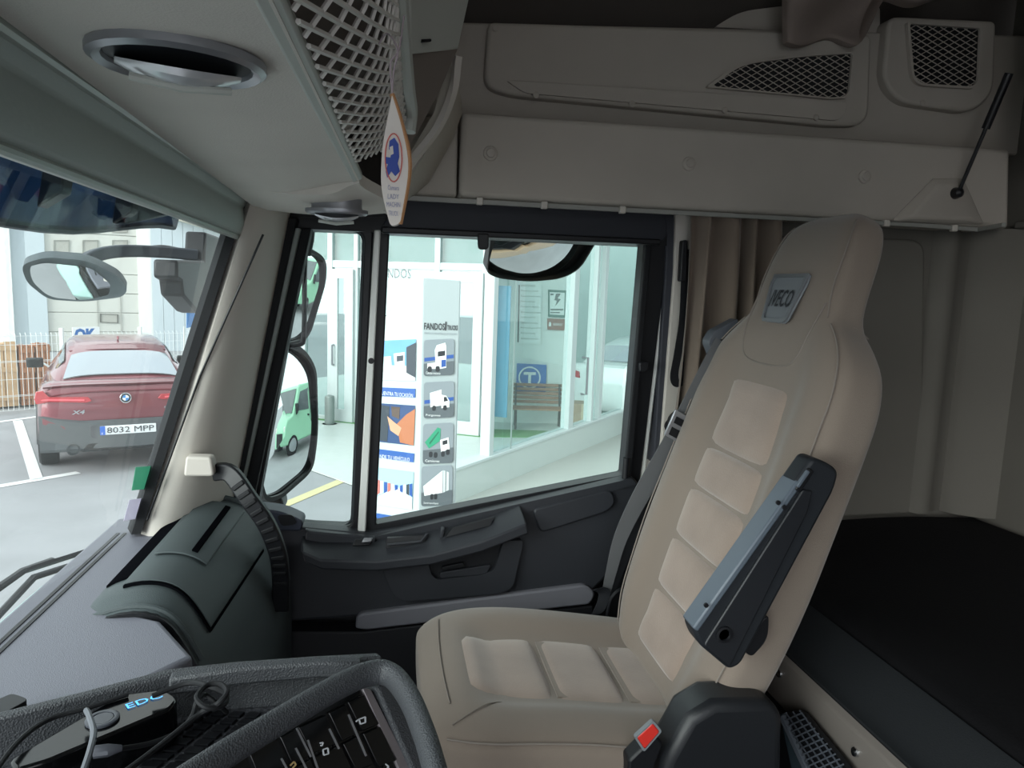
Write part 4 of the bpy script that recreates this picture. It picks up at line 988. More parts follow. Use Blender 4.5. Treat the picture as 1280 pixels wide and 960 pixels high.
# ================================================================== SHOP FRONT
alu = mat('white_aluminium', '#c4cccc', .4, spec=.5)
shopglass = glass('shop_glass', '#e6efee', 1.6, .03, '#d4e2e2')
W1, W2 = gnd(567, 630), gnd(781, 541)
wd = (W2 - W1).normalized(); wn = V((wd.y, -wd.x, 0))
if wn.dot(EYE - W1) < 0: wn = -wn
M1, M2 = gnd(340, 519), gnd(612, 548)
md = (M2 - M1).normalized(); mn = V((md.y, -md.x, 0))
if mn.dot(EYE - M1) < 0: mn = -mn
WP = lambda x, y, o=0: atp(x, y, W1 + wn * o, wn)
MP = lambda x, y, o=0: atp(x, y, M1 + mn * o, mn)
H = 3.9
shop = thing('shop_front', None, None, M2, kind='structure')
def post(p, d, n, wdt, dep, z0, z1, name='post', m=alu):
    p = V((p.x, p.y, 0))
    return mk(name, obox(p - d * wdt / 2 + V((0, 0, z0)) - n * dep, d * wdt, n * dep, V((0, 0, z1 - z0))), m, shop, bevel=.008)
# main glazed wall (faces the cab): door, side lights, transoms
zt, zd = 2.55, 2.62
def mx(px): return MP(px, 400)
for px, wdt in ((378, .10), (412, .10), (444, .08), (468, .08), (545, .10), (606, .13)):
    post(mx(px), md, mn, wdt, .10, 0, H)
a, b = mx(330), mx(612)
for z0, hh in ((2.72, .12), (3.55, .14), (0, .10)):
    mk('transom', obox(V((a.x, a.y, z0)) - mn * .09, md * (b - a).length, mn * .08, (0, 0, hh)), alu, shop, bevel=.008)
mk('pane', obox(V((a.x, a.y, .1)) - mn * .05, md * (b - a).length, mn * .008, (0, 0, H - .1)), shopglass, shop, flat=True)
def doorleaf(x0, x1):
    p0, p1 = mx(x0), mx(x1); L_ = (p1 - p0).length
    o = V((p0.x, p0.y, .03)) + mn * .01
    outer = [o, o + md * L_, o + md * L_ + V((0, 0, 2.66)), o + V((0, 0, 2.66))]
    inner = [o + md * .16 + V((0, 0, .22)), o + md * (L_ - .16) + V((0, 0, .22)), o + md * (L_ - .16) + V((0, 0, 2.5)), o + md * .16 + V((0, 0, 2.5))]
    mk('door_frame', ring(outer, inner, mn * .05), alu, shop, bevel=.006)
    mk('door_handle', tube([o + md * .09 + V((0, 0, 1.0)) + mn * .05, o + md * .09 + V((0, 0, 1.0)) + mn * .1, o + md * .09 + V((0, 0, 1.35)) + mn * .1, o + md * .09 + V((0, 0, 1.35)) + mn * .05], .018, 8), silver, shop)
doorleaf(546, 604); doorleaf(414, 443)
dpan = mat('door_tint', '#8fb6b8', .3, spec=.6)
mk('interior_screen', obox(V((mx(588).x, mx(588).y, .3)) - mn * .4, md * .55, mn * .02, (0, 0, 2.2)), mat('blue_screen', '#5d9cbb', .5), shop)
mk('transom_band', obox(V((a.x, a.y, 2.84)) - mn * .12, md * (b - a).length, mn * .01, (0, 0, .7)), mat('transom_grey', '#8b9a9b', .4), shop)
text('shop_lettering', 'FANDOS', MP(473, 347, -.10), md, V((0, 0, 1)), .16, mat('letter_grey', '#333c40', .6), shop, width=.62)
# upper fascia, canopy and inside of the showroom
canopy0 = V((M1.x, M1.y, H)) - md * 4
mk('canopy', obox(canopy0 - mn * 3, md * 16, mn * 3.6, (0, 0, .5)), alu, shop)
inn = mat('showroom_white', '#e0e5e3', .7)
IB0, IB1 = gnd(560, 527), gnd(900, 537)
ibd = (IB1 - IB0).normalized(); ibn = V((ibd.y, -ibd.x, 0))
if ibn.dot(EYE - IB0) < 0: ibn = -ibn
IP = lambda x, y, o=0: atp(x, y, IB0 + ibn * o, ibn)
p_ = IP(608, 400)
mk('inner_wall', obox(V((p_.x, p_.y, 0)), ibd * 1.55, -ibn * .1, (0, 0, H)), inn, shop)
# glazed wing on a low white wall
Ws = WP(540, 640); We = WP(960, 470); Wl = 13.0
Ws = V((Ws.x, Ws.y, 0))
mk('low_wall', obox(Ws - wn * .16, wd * Wl, wn * .16, (0, 0, .38)), mat('low_wall_white', '#c1c9c6', .5), shop, bevel=.01)
mk('sill', obox(Ws - wn * .18 + V((0, 0, .38)), wd * Wl, wn * .20, (0, 0, .04)), alu, shop, bevel=.008)
gx = WP(618, 560)
mk('pane', obox(V((gx.x, gx.y, .42)) - wn * .08, wd * (Wl - 1), wn * .008, (0, 0, H - .42)), shopglass, shop, flat=True)
for px, wdt in ((617, .10), (716, .16), (742, .07), (752, .12), (800, .12)):
    p = WP(px, 480); post(p, wd, wn, wdt, .14, .38, H)
for px in (642,):
    p = WP(px, 480); post(p, wd, wn, .02, .02, 0.0, H, 'joint', mat('joint_grey', '#9aa7a5', .5))
mk('head_rail', obox(V((gx.x, gx.y, 3.35)) - wn * .12, wd * (Wl - 1), wn * .1, (0, 0, .14)), alu, shop, bevel=.008)
p = WP(731, 470, .05); mk('pull_handle', tube([p + V((0, 0, -.28)) - wn * .05, p + V((0, 0, -.28)) + wn * .04, p + V((0, 0, .28)) + wn * .04, p + V((0, 0, .28)) - wn * .05], .018, 8), silver, shop)
# showroom shell
sf = [Ws - wn * .2, Ws + wd * Wl - wn * .2, Ws + wd * Wl - wn * 9, Ws + wd * 2 - wn * 9]
mk('showroom_floor', prism([V((v.x, v.y, .01)) for v in sf], (0, 0, .01)), mat('showroom_floor', '#c8cfcb', .35, var=.04), shop)
mk('showroom_back', obox(V((p_.x, p_.y, 0)) + ibd * 1.2 - ibn * 4.5, ibd * 14, -ibn * .1, (0, 0, H)), mat('showroom_grey', '#b4c3c2', .7), shop)
fcp = [V((W1.x, W1.y, 0)) - wd * 1.2, V((W1.x, W1.y, 0)) + wd * 12, V((W1.x, W1.y, 0)) + wd * 12 + wn * 1.5, V((W1.x, W1.y, 0)) + wn * 1.1 - wd * 1.5]
mk('forecourt', prism([v + V((0, 0, .003)) for v in fcp], (0, 0, .006)), palefl, kind='structure')
tag(gbar('kerb_line', gnd(300, 655), gnd(470, 583), .14, mat('kerb_yellow', '#cfc49a', .8), z=.004), 'faded yellow painted line across the grey forecourt beyond the quarter window', 'marking')
tag(gbar('kerb_line', gnd(395, 530), gnd(620, 556), .10, mat('line_yellow', '#d9cc58', .7), z=.012), 'bright yellow line along the foot of the shop door', 'marking')
tag(mk('door_mat', prism([gnd(x, y) + V((0, 0, .02)) for x, y in [(396, 526), (440, 531), (600, 548), (690, 549), (700, 541), (600, 538), (396, 519)]], (0, 0, .01)), mat('mat_green', '#5f8f5c', .95, bump=('n', 200, .4))), 'green artificial grass mat at the shop entrance', 'mat')
# bollard
bo_ = gnd(412, 531)
bt = thing('bollard', 'short grey metal bollard by the shop door', 'bollard', bo_)
mk('bollard_tube', lathe(bo_, (0, 0, 1), [(.085, 0), (.085, .48), (.075, .51), (.03, .525)], 20), mat('bollard_grey', '#8d9693', .45, .4), bt)
mk('bollard_foot', cyl(bo_, (0, 0, 1), .13, .02, 20), mat('bollard_grey', '#8d9693', .45, .4), bt)

# wall sign, poster and notices inside
ts = thing('blue_sign', 'square blue sign with white T in a circle on the shop wall', 'sign', IP(663, 487, .02))
sq = [IP(x, y, .02) for x, y in ((646, 455), (682, 456), (682, 487), (645, 487))]
mk('sign_plate', prism([IP(646, 454, .02), IP(683, 456, .02), IP(682, 492, .02), IP(645, 491, .02)], ibn * .02), mat('sign_blue', '#2b6fb8', .5), ts)
sc_ = IP(662, 472, .045); cr_ = .19
mk('sign_circle', tube([sc_ + ibd * math.cos(t) * cr_ + V((0, 0, math.sin(t) * cr_)) for t in [2 * math.pi * k / 28 for k in range(29)]], .014, 6), mat('sign_white', '#f0f4f4', .5), ts)
mk('sign_letter', join(obox(sc_ + ibd * -.11 + V((0, 0, .05)), ibd * .22, ibn * .005, (0, 0, .05)), obox(sc_ + ibd * -.025 + V((0, 0, -.13)), ibd * .05, ibn * .005, (0, 0, .2))), MATS['sign_white'], ts)
po = thing('price_poster', 'tall white poster of printed service lines on the shop wall', 'poster', IP(662, 430, .02))
mk('poster_sheet', prism([IP(647, 352, .02), IP(677, 353, .02), IP(676, 430, .02), IP(645, 429, .02)], ibn * .008), mat('poster_white', '#e9eeec', .6), po)
ink = mat('ink', '#5a6566', .7)
for i, s in enumerate(('SERVICIOS DE TALLER', 'Mecanica en general', 'Diagnosis electronica', 'Frenos y embrague', 'Tacografo digital', 'Aire acondicionado', 'Neumaticos y equilibrado', 'Cambio de aceite', 'Revision pre ITV', 'Recambios originales', 'Asistencia en ruta')):
    text('poster_line', s, IP(651, 358 + i * 6.6, .03), ibd, V((0, 0, 1)), .034, ink, po, width=.26 + .05 * ((i * 7) % 3))
mk('poster_margin', prism([IP(648, 356, .03), IP(650, 356, .03), IP(648.5, 428, .03), IP(646.5, 428, .03)], ibn * .002), ink, po)
nb = thing('notice_frame', 'green framed notice with diagram beside the price poster', 'notice', IP(695, 390, .02))
mk('notice_frame', ring([IP(x, y, .02) for x, y in ((685, 362), (708, 363), (707, 397), (685, 396))], [IP(x, y, .02) for x, y in ((687, 365), (706, 366), (705, 394), (687, 393))], ibn * .02), mat('notice_green', '#3f6f66', .5), nb)
mk('notice_sheet', prism([IP(x, y, .02) for x, y in ((687, 364), (706, 365), (705, 395), (687, 394))], ibn * .008), MATS['poster_white'], nb)
mk('notice_mark', join(*[prism([IP(x, y, .032) for x, y in q], ibn * .002) for q in ([(695, 367), (701, 367), (697, 373), (701, 374), (694, 383), (696, 376), (693, 375)], [(688, 367), (692, 367), (692, 369), (688, 369)], [(688, 386), (704, 386), (704, 388), (688, 388)], [(688, 390), (700, 390), (700, 391.5), (688, 391.5)])]), ink, nb)
nr = thing('shop_plaque', 'small brown plaque with white emblem under the framed notice', 'plaque', IP(695, 413, .02))
mk('plaque_plate', prism([IP(x, y, .02) for x, y in ((684, 398), (707, 399), (706, 413), (684, 412))], ibn * .015), mat('plaque_brown', '#8a5647', .5), nr)
text('plaque_text', 'GENERALI', IP(691, 407, .037), ibd, V((0, 0, 1)), .05, MATS['sign_white'], nr, width=.17)
mk('plaque_mark', prism([IP(x, y, .037) for x, y in ((686, 408), (686, 404), (687.5, 402), (689, 404), (689, 408))], ibn * .002), MATS['sign_white'], nr)
# slatted bench
bw = mat('bench_wood', '#a07c66', .7, bump=('n', 60, .2), var=.12, varscale=12)
bnp = gnd(640, 535); bq = gnd(702, 541)
bn = thing('slatted_bench', 'brown slatted wooden bench inside the glass below the blue sign', 'bench', (bnp + bq) / 2)
bd = (ibd * .96 + ibn * -.0).normalized(); bl = .98
b0 = V((bnp.x, bnp.y, .03)) - bd * .02 + ibn * .0
for i in range(5):
    z = .40 + i * .072; off = -.30 - .03 * i
    mk('back_slat', obox(b0 + ibn * (off + .30 - .2) + V((0, 0, z)), bd * bl, ibn * .02, (0, 0, .055)), bw, bn, bevel=.006)
for i in range(4):
    mk('seat_slat', obox(b0 + ibn * (-.12 + .10 * i) + V((0, 0, .34)), bd * bl, ibn * .075, (0, 0, .025)), bw, bn, bevel=.006)
for s in (.07, bl - .12):
    o = b0 + bd * s
    mk('leg', tube([o + ibn * .28, o + ibn * .26 + V((0, 0, .33)), o + ibn * -.08 + V((0, 0, .33)), o - ibn * .14 + V((0, 0, 0))], .02, 8), mat('bench_iron', '#4a4d4b', .6, .5), bn)
    mk('back_support', tube([o - ibn * .10 + V((0, 0, .33)), o - ibn * .28 + V((0, 0, .74))], .018, 8), MATS['bench_iron'], bn)
bxp = gnd(728, 549)
cx_ = thing('cardboard_box', 'brown cardboard box on the showroom floor behind the glass door handle', 'box', bxp)
mk('carton', obox(bxp - ibd * .22 - ibn * .5 + V((0, 0, .03)), ibd * .42, ibn * .4, (0, 0, .55)), mat('cardboard', '#a58f7a', .85), cx_, bevel=.005)
mk('tape', obox(bxp - ibd * .03 - ibn * .1 + V((0, 0, .03)), ibd * .05, ibn * .003, (0, 0, .552)), mat('tape', '#c5b49c', .5), cx_)

# ================================================================== TOTEM
TD = 4.4
tn = V((-_f.x, -_f.y, 0)).normalized()
T0 = atd(527, 480, TD); T0.z = 0
td2 = V((tn.y * -1, tn.x, 0)).normalized()
if td2.dot(_r) < 0: td2 = -td2
TP = lambda x, y, o=0: atp(x, y, T0 + tn * o, tn)
TR = TP(572, 480); TR.z = 0
ld = (-td2 * math.cos(rad(18)) - tn * math.sin(rad(18))).normalized()
ln = V((ld.y, -ld.x, 0))
if ln.dot(EYE - T0) < 0: ln = -ln
LP = lambda x, y, o=0: atp(x, y, T0 + ln * o, ln)
tot = thing('advert_totem', 'tall white folded advertising totem with truck pictures outside the side window', 'totem', T0)
zt0 = TP(527, 347).z; zl = LP(468, 410); TLf = V((zl.x, zl.y, 0))
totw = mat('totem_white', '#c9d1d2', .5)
bk1 = -tn * .10
rightp = [V((T0.x, T0.y, 0)), V((TR.x, TR.y, 0)), V((TR.x, TR.y, zt0 - .01)), V((T0.x, T0.y, zt0))]
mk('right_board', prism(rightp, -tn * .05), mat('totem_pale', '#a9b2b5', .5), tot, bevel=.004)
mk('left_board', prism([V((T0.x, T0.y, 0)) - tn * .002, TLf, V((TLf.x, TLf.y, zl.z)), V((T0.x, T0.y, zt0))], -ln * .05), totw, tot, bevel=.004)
mk('back_strut', obox(V((T0.x, T0.y, 0)) - tn * .30 - td2 * .1, td2 * .25, tn * .02, (0, 0, 1.8)), totw, tot)
tblue = mat('totem_blue', '#2e5da8', .5); tdark = mat('totem_dark', '#22262c', .6)
tr_w = TR - T0
text('totem_title', 'FANDOS', TP(530, 412, .004), td2, V((0, 0, 1)), .042, tdark, tot, width=(TP(556, 412) - TP(530, 412)).length, bold=.02)
mk('totem_bar', prism([TP(x, y, .004) for x, y in ((556.6, 402), (558.4, 402), (557.8, 413), (556, 413))], tn * .001), tdark, tot)
text('totem_title', 'TRUCKS', TP(559, 412.5, .004), td2, V((0, 0, 1)), .030, tdark, tot, width=(TP(572, 412) - TP(559, 412)).length, bold=.03)
text('totem_subtitle', 'VEHICULOS INDUSTRIALES DE OCASION', TP(530, 417.5, .004), td2, V((0, 0, 1)), .012, mat('ink_grey', '#7d858a', .6), tot, width=(TP(571, 417) - TP(530, 417)).length)
tilebg = mat('tile_grey', '#8a9299', .5); tw = mat('tile_white', '#eef0f1', .5); tg = mat('tile_green', '#2f9a76', .5); tk = mat('tile_floor', '#5c6369', .5); tlb = mat('tile_blue', '#2a55a0', .5)
tiles = [(530, 425, 568, 470), (530, 478, 568, 523), (529, 530, 567, 580), (527, 583, 566, 633)]
names = ['Cabezas tractoras', 'Furgones', 'Camiones', 'Semirremolques']
for i, (x0, y0, x1, y1) in enumerate(tiles):
    W_, H_ = x1 - x0, y1 - y0
    q = lambda u, v, h=.006: TP(x0 + W_ * u - .012 * (H_ * v), y0 + H_ * v - .045 * W_ * u, h)
    def pl(name, pts, m, h): return mk(name, prism([q(u, v, h) for u, v in pts], tn * .0006), m, tl)
    tl = mk('picture_tile', prism([q(u, v, .003) for u, v in rp([(0, 0, .10), (1, 0, .10), (1, 1, .10), (0, 1, .10)], 4)], tn * .004), tilebg, tot)
    pl('tile_floor', rp([(.0, .66), (1, .62), (1, 1, .1), (0, 1, .1)]), tk, .0078)
    if i < 2: pl('tile_band', [(.02, .50), (.98, .44), (.98, .54), (.02, .60)], tlb, .0080)
    if i == 0:
        pl('truck_cab', [(.36, .30), (.42, .16), (.70, .10), (.74, .22), (.74, .80), (.40, .84)], tw, .0086)
        pl('truck_screen', [(.46, .34), (.70, .32), (.70, .46), (.46, .48)], tdark, .0092)
        pl('truck_grille', [(.58, .58), (.73, .57), (.73, .76), (.58, .78)], tlb, .0092)
        pl('truck_chassis', [(.12, .66), (.40, .64), (.40, .82), (.12, .80)], tw, .0084)
        for u in (.20, .46): pl('wheel', rp([(u - .07, .74, .06), (u + .07, .74, .06), (u + .07, .90, .06), (u - .07, .90, .06)]), tdark, .0094)
    elif i == 1:
        pl('truck_box', [(.20, .30), (.58, .22), (.60, .66), (.22, .70)], tw, .0086)
        pl('truck_cab', [(.58, .36), (.74, .40), (.84, .54), (.84, .72), (.58, .74)], tw, .0088)
        pl('truck_screen', [(.66, .43), (.74, .43), (.80, .54), (.66, .56)], tdark, .0092)
        for u in (.34, .70): pl('wheel', rp([(u - .06, .66, .05), (u + .06, .66, .05), (u + .06, .80, .05), (u - .06, .80, .05)]), tdark, .0094)
    elif i == 2:
        pl('tipper_body', [(.06, .46), (.48, .10), (.58, .14), (.56, .44), (.20, .62)], tg, .0086)
        pl('tipper_ribs', [(.20, .48), (.50, .20), (.53, .22), (.23, .52)], mat('tile_green_dark', '#1f6e54', .5), .0092)
        pl('truck_cab', [(.56, .42), (.84, .36), (.88, .66), (.60, .72)], tw, .0088)
        pl('truck_screen', [(.64, .45), (.80, .42), (.81, .52), (.65, .55)], tdark, .0092)
        for u, v in ((.26, .70), (.42, .72), (.66, .70), (.82, .66)): pl('wheel', rp([(u - .06, v, .05), (u + .06, v, .05), (u + .06, v + .14, .05), (u - .06, v + .14, .05)]), tdark, .0094)
    else:
        pl('trailer_side', [(.06, .50), (.68, .12), (.68, .68), (.10, .74)], tw, .0086)
        pl('trailer_end', [(.70, .12), (.88, .18), (.88, .62), (.70, .68)], mat('tile_pale', '#cfd5d8', .5), .0086)
        pl('door_bar', [(.77, .15), (.79, .15), (.79, .66), (.77, .66)], tdark, .0092)
        for u in (.34, .46): pl('wheel', rp([(u - .05, .70, .04), (u + .05, .70, .04), (u + .05, .84, .04), (u - .05, .84, .04)]), tdark, .0094)
    text('tile_caption', names[i], q(.08, .95, .0086), td2, V((0, 0, 1)), .016, tw, tl, width=(q(.55, .9) - q(.08, .9)).length)
# left board: photographs and blue captions
def lquad(name, pts, m, h, par=None): return mk(name, prism([LP(x, y, h) for x, y in pts], ln * .0008), m, par or tot)
psky = mat('print_sky', '#6fa9dc', .5, var=.25, varscale=3); psnow = mat('print_road', '#d9dde0', .5); pblk = mat('print_truck', '#39414c', .5)
a_ = lquad('picture', [(476, 426), (520, 424), (519, 476), (474, 474)], psky, .004)
lquad('picture_ground', [(476, 456), (519, 458), (519, 476), (475, 475)], psnow, .0052, a_)
lquad('picture_truck', [(508, 434), (520, 428), (519, 472), (508, 466)], pblk, .0062, a_)
lquad('picture_truck', [(492, 442), (506, 440), (506, 464), (494, 464)], mat('print_truck_white', '#e6eaee', .5), .0062, a_)
lquad('picture_truck', [(477, 446), (489, 445), (490, 463), (478, 463)], MATS['tile_pale'], .0062, a_)
lquad('picture_window', [(496, 445), (504, 444), (504, 451), (496, 452)], pblk, .007, a_)
lquad('caption_band', [(474, 484), (519.5, 486), (519, 497), (474, 495)], tblue, .004)
text('caption_text', 'ENCUENTRA TU OCASIÓN', LP(470, 493, .0055), -ld, V((0, 0, 1)), .030, tw, tot, width=(LP(516, 494) - LP(470, 494)).length)
b_ = lquad('picture', [(474, 504), (519, 507), (517, 557), (472, 552)], mat('print_navy', '#2f4a78', .5), .004)
lquad('picture_arm', [(496, 530), (508, 518), (519, 511), (517, 557), (500, 553)], mat('print_orange', '#b9714c', .5), .0052, b_)
lquad('picture_hand', [(484, 520), (492, 527), (502, 535), (498, 545), (488, 538)], mat('print_skin', '#d3a384', .5), .006, b_)
lquad('picture_seat', [(475, 506), (487, 508), (484, 552), (473, 550)], pblk, .0056, b_)
lquad('picture_cloth', [(489, 508), (500, 509), (499, 524), (490, 520)], mat('print_brown', '#5b4a42', .5), .0056, b_)
lquad('caption_band', [(472, 561), (518, 567), (517, 578), (471, 572)], tblue, .004)
text('caption_text', 'VENDE TU VEHÍCULO', LP(470, 572, .0055), -ld, V((0, 0, 1)), .030, tw, tot, width=(LP(512, 576) - LP(470, 573)).length)
c_ = lquad('picture', [(470, 584), (517, 590), (515, 637), (468, 630)], mat('print_pale_sky', '#a9d3e8', .5), .004)
lquad('picture_ground', [(470, 622), (496, 608), (515, 622), (515, 637), (468, 630)], psnow, .0052, c_)
for k in range(6):
    x = 471 + k * 4.5
    lquad('picture_truck', [(x, 600 + k * 1.2), (x + 3.8, 600 + k * 1.3), (x + 3.8, 616 - k * .9), (x, 619 - k * 1.2)], [mat('print_red', '#b5564f', .5), tw, tlb][k % 3], .0062, c_)
for k in range(4):
    x = 500 + k * 4
    lquad('picture_truck', [(x, 607 - k * .6), (x + 3.4, 606 - k * .6), (x + 3.4, 616 + k * 1.8), (x, 614 + k * 1.6)], [tlb, tw, pblk, tlb][k], .0062, c_)
lquad('caption_band', [(468, 641), (516, 649), (515, 662), (467, 655)], tblue, .004)

# ================================================================== CARS
tyre = mat('tyre', '#1d1e20', .85); alloy = mat('alloy', '#a9adb1', .3, .7); darkglass = mat('car_glass', '#3a4346', .06, 0, spec=.9, coat=.6)
def car(name, label, cat, origin, heading, paint, lower, rear_detail=True, scale=1.0):
    o = V(origin); fy = V((math.sin(heading), math.cos(heading), 0)); fx = V((fy.y, -fy.x, 0))
    W_ = lambda x, y, z: o + (fx * x + fy * y) * scale + V((0, 0, z * scale))
    root = thing(name, label, cat, o)
    st = [(.00, .80, .40, .66, .80), (.015, .86, .34, .80, 1.02), (.05, .90, .31, .92, 1.10), (.12, .92, .30, .97, 1.135), (.30, .94, .28, 1.0, 1.14), (.6, .955, .27, 1.0, 1.12), (1.2, .95, .26, .99, 1.06), (2.4, .94, .26, .97, 1.03), (3.3, .945, .26, .95, 1.02), (3.9, .93, .27, .90, .96), (4.35, .88, .30, .80, .87), (4.58, .76, .34, .70, .77), (4.66, .60, .42, .62, .66)]
    rings = []
    for y, w_, zb, zs, zt in st:
        half = [(w_ * .55, zb), (w_ * .93, zb + .01), (w_ * .985, zb + .10), (w_, .56), (w_ * .992, (.56 + zs) / 2), (w_ * .97, zs), (w_ * .93, zs + (zt - zs) * .6), (w_ * .84, zt - .01), (w_ * .5, zt + .012)]
        rr = half + [(-x, z) for x, z in reversed(half)]
        rings.append([W_(x, y + .10 * (x / .95) ** 2 * (1 if y < 1 else -1) * max(0, 1 - min(abs(y), abs(4.66 - y))), z) for x, z in rr])
    body = mk('body', loft(rings), paint, root, angle=28)
    gs = [(.34, .70, 1.12, .68, 1.13), (.55, .76, 1.11, .63, 1.235), (.85, .80, 1.09, .60, 1.375), (1.2, .82, 1.06, .585, 1.485), (1.7, .83, 1.04, .58, 1.55), (2.3, .83, 1.02, .58, 1.57), (2.7, .82, 1.02, .57, 1.53), (3.1, .80, 1.01, .60, 1.32), (3.55, .74, 1.0, .68, 1.03)]
    rings = []
    for y, wb_, zb, wt, zt in gs:
        half = [(wb_, zb - .04), (wb_ * .97 + wt * .03, zb + (zt - zb) * .25), (wt * .65 + wb_ * .35, zb + (zt - zb) * .65), (wt * 1.0, zt - .02 - .03 * min(1, (zt - zb) * 3)), (wt * .86, zt - .008), (wt * .45, zt + .004)]
        rr = half + [(-x, z) for x, z in reversed(half)]
        rings.append([W_(x, y, z) for x, z in rr])
    mk('roof', loft(rings), paint, root, angle=40)
    # glazing laid just proud of the roof shell
    def gl(nm, pts, th=(0, 0, .012), m=darkglass):
        return mk(nm, prism([W_(*p) for p in pts], fx * th[0] * 1 + fy * th[1] + V((0, 0, th[2]))), m, root)
    mk('rear_window', sheet(lambda a, b: W_((a * 2 - 1) * (.655 - .10 * b), .42 + .50 * b - .02 * (a * 2 - 1) ** 2, 1.185 + .190 * b + .060 * math.sin(b * math.pi * .5) + .012 - .05 * (a * 2 - 1) ** 4), 14, 8, (0, 0, .01)), mat('rear_glass_sky', '#aab1b8', .08, .55), root, angle=60)  # pale, half-metal colour stands in for white sky reflected in the glass
    gl('windscreen', [(-.62, 3.46, 1.07), (.62, 3.46, 1.07), (.52, 2.80, 1.49), (-.52, 2.80, 1.49)], (0, .0, .02))
    for s in (-1, 1):
        a = []
        for y, f0, f1 in ((.95, .15, .45), (1.25, .10, .84), (1.75, .1, .88), (2.3, .1, .88), (2.7, .1, .85), (3.1, .10, .7), (3.3, .12, .4)):
            pass
        def sidew(y0, y1, n=6):
            bot, topp = [], []
            for k in range(n + 1):
                y = y0 + (y1 - y0) * k / n
                wb_ = lerpt([(g[0], g[1]) for g in gs], y); zb = lerpt([(g[0], g[2]) for g in gs], y); wt = lerpt([(g[0], g[3]) for g in gs], y); zt = lerpt([(g[0], g[4]) for g in gs], y)
                f = lambda q: (s * ((wb_ * (1 - q) + wt * q) + .018), y, zb + (zt - zb) * q * .97)
                bot.append(f(.10)); topp.append(f(.82))
            return bot + topp[::-1]
        for y0, y1 in ((.9, 1.55), (1.6, 2.35), (2.42, 3.2)):
            pts = [W_(*p) for p in sidew(y0, y1)]
            mk('side_window', prism(pts, -fx * s * .012), darkglass, root, angle=30)
        m_ = mk('wing_mirror', loft([[W_(s * (x), y, z) for y, z in ((2.95 + d, 1.02), (2.90 + d, 1.16), (2.95 + d, 1.18), (3.08 - d, 1.14), (3.10 - d, 1.04))] for x, d in ((.93, .02), (1.0, 0), (1.12, .01), (1.15, .05))]), black if rear_detail else paint, root, bevel=.02)
        mk('sill_trim', prism([W_(s * .952, y, z) for y, z in ((1.15, .27), (3.4, .27), (3.4, .38), (1.15, .38))], fx * s * .012), lower, root)
        for y in (.86, 3.68):
            c = W_(s * .74, y, .345)
            wh = mk('wheel', lathe(c, fx * s, [(.20, .0), (.33, .0), (.345, .03), (.345, .19), (.32, .215), (.26, .212)], 28), tyre, root)
            mk('rim', lathe(c + fx * s * .19 * scale, fx * s, [(.25, .0), (.25, .018), (.22, .006), (.07, .012), (.05, .022), (.01, .022)], 20), alloy, wh)
            mk('arch_trim', loft([[W_(s * x, y + r * math.cos(t), .345 + r * math.sin(t)) for x, r in ((.93, .38), (.962, .38), (.962, .43), (.93, .43))] for t in [math.pi * q / 14 for q in range(15)]]), lower, root)
    if not rear_detail:
        for s in (-1, 1):
            mk('tail_light', prism([W_(s * x, -.012 + .10 * (x / .95) ** 2, z) for x, z in ((.60, .88), (.90, .92), (.90, 1.04), (.62, 1.0))], fy * .05), mat('tail_red', '#c0282c', .25, coat=.5), root, bevel=.01)
        return root
    # ---- rear end
    R = lambda x, z, o=0: W_(x, -.012 - o + .10 * (x / .95) ** 2, z)
    def rplate(nm, pts, m, o=0, th=.02, par=None, bev=.003):
        rr = rp(pts, 3); return mk(nm, prism([R(x, z, o) for x, z in rr], fy * th), m, par or root, bevel=bev)
    for s in (-1, 1):
        pts = [(s * .36, .925), (s * .42, .905), (s * .80, .925), (s * .93, .90), (s * .95, .96), (s * .93, 1.05), (s * .86, 1.06), (s * .80, .985), (s * .40, .975)]
        g = []
        n = len(pts)
        tl = mk('tail_light', prism([R(x, z, .012) for x, z in pts], fy * .06), mat('tail_red', '#b3353c', .25, coat=.5), root, bevel=.006)
        mk('light_bar', prism([R(x, z, .016) for x, z in [(s * .44, .93), (s * .80, .945), (s * .88, .94), (s * .88, .955), (s * .80, .962), (s * .44, .947)]], fy * .01), mat('tail_bright', '#e0606a', .3, emit=.15), tl)
        rplate('reflector', [(s * .86, .47, .02), (s * .90, .47, .02), (s * .90, .64, .02), (s * .86, .64, .02)], mat('tail_red', '#b3353c', .25), .012)
        ex = R(s * .58, .335, .0)
        mk('exhaust', lathe(ex, -fy, [(.05, -.02), (.07, .0), (.07, .03), (.06, .03), (.055, 0)], 16), mat('exhaust_dark', '#55585a', .3, .8), root)
        rplate('bumper_vent', [(s * .62, .53), (s * .88, .66), (s * .88, .73), (s * .66, .62)], paint, .014)
    lowg = [(-.9, .30, .05), (.9, .30, .05), (.93, .55, .04), (.86, .75, .03), (.60, .67, .06), (.34, .67, .03), (.30, .67), (-.30, .67), (-.34, .67, .03), (-.60, .67, .06), (-.86, .75, .03), (-.93, .55, .04)]
    bm = [R(x, z, .004) for x, z in rp(lowg, 3)]
    nseg = 18
    mk('bumper', loft([[R(-.92 + 1.84 * k / nseg, z, o) for z, o in ((.30, -.03), (.34, .012), (.50, .016), (.66 + .07 * sstep(.45, .9, abs(-.92 + 1.84 * k / nseg)), .012), (.68 + .07 * sstep(.45, .9, abs(-.92 + 1.84 * k / nseg)), -.03))] for k in range(nseg + 1)]), lower, root, angle=40)
    rplate('diffuser', [(-.50, .30, .02), (.50, .30, .02), (.42, .40, .03), (-.42, .40, .03)], black, .02, .04)
    rplate('plate_recess', [(-.38, .46, .04), (.38, .46, .04), (.40, .63, .04), (-.40, .63, .04)], mat('recess_grey', '#4a4b50', .5), .018)
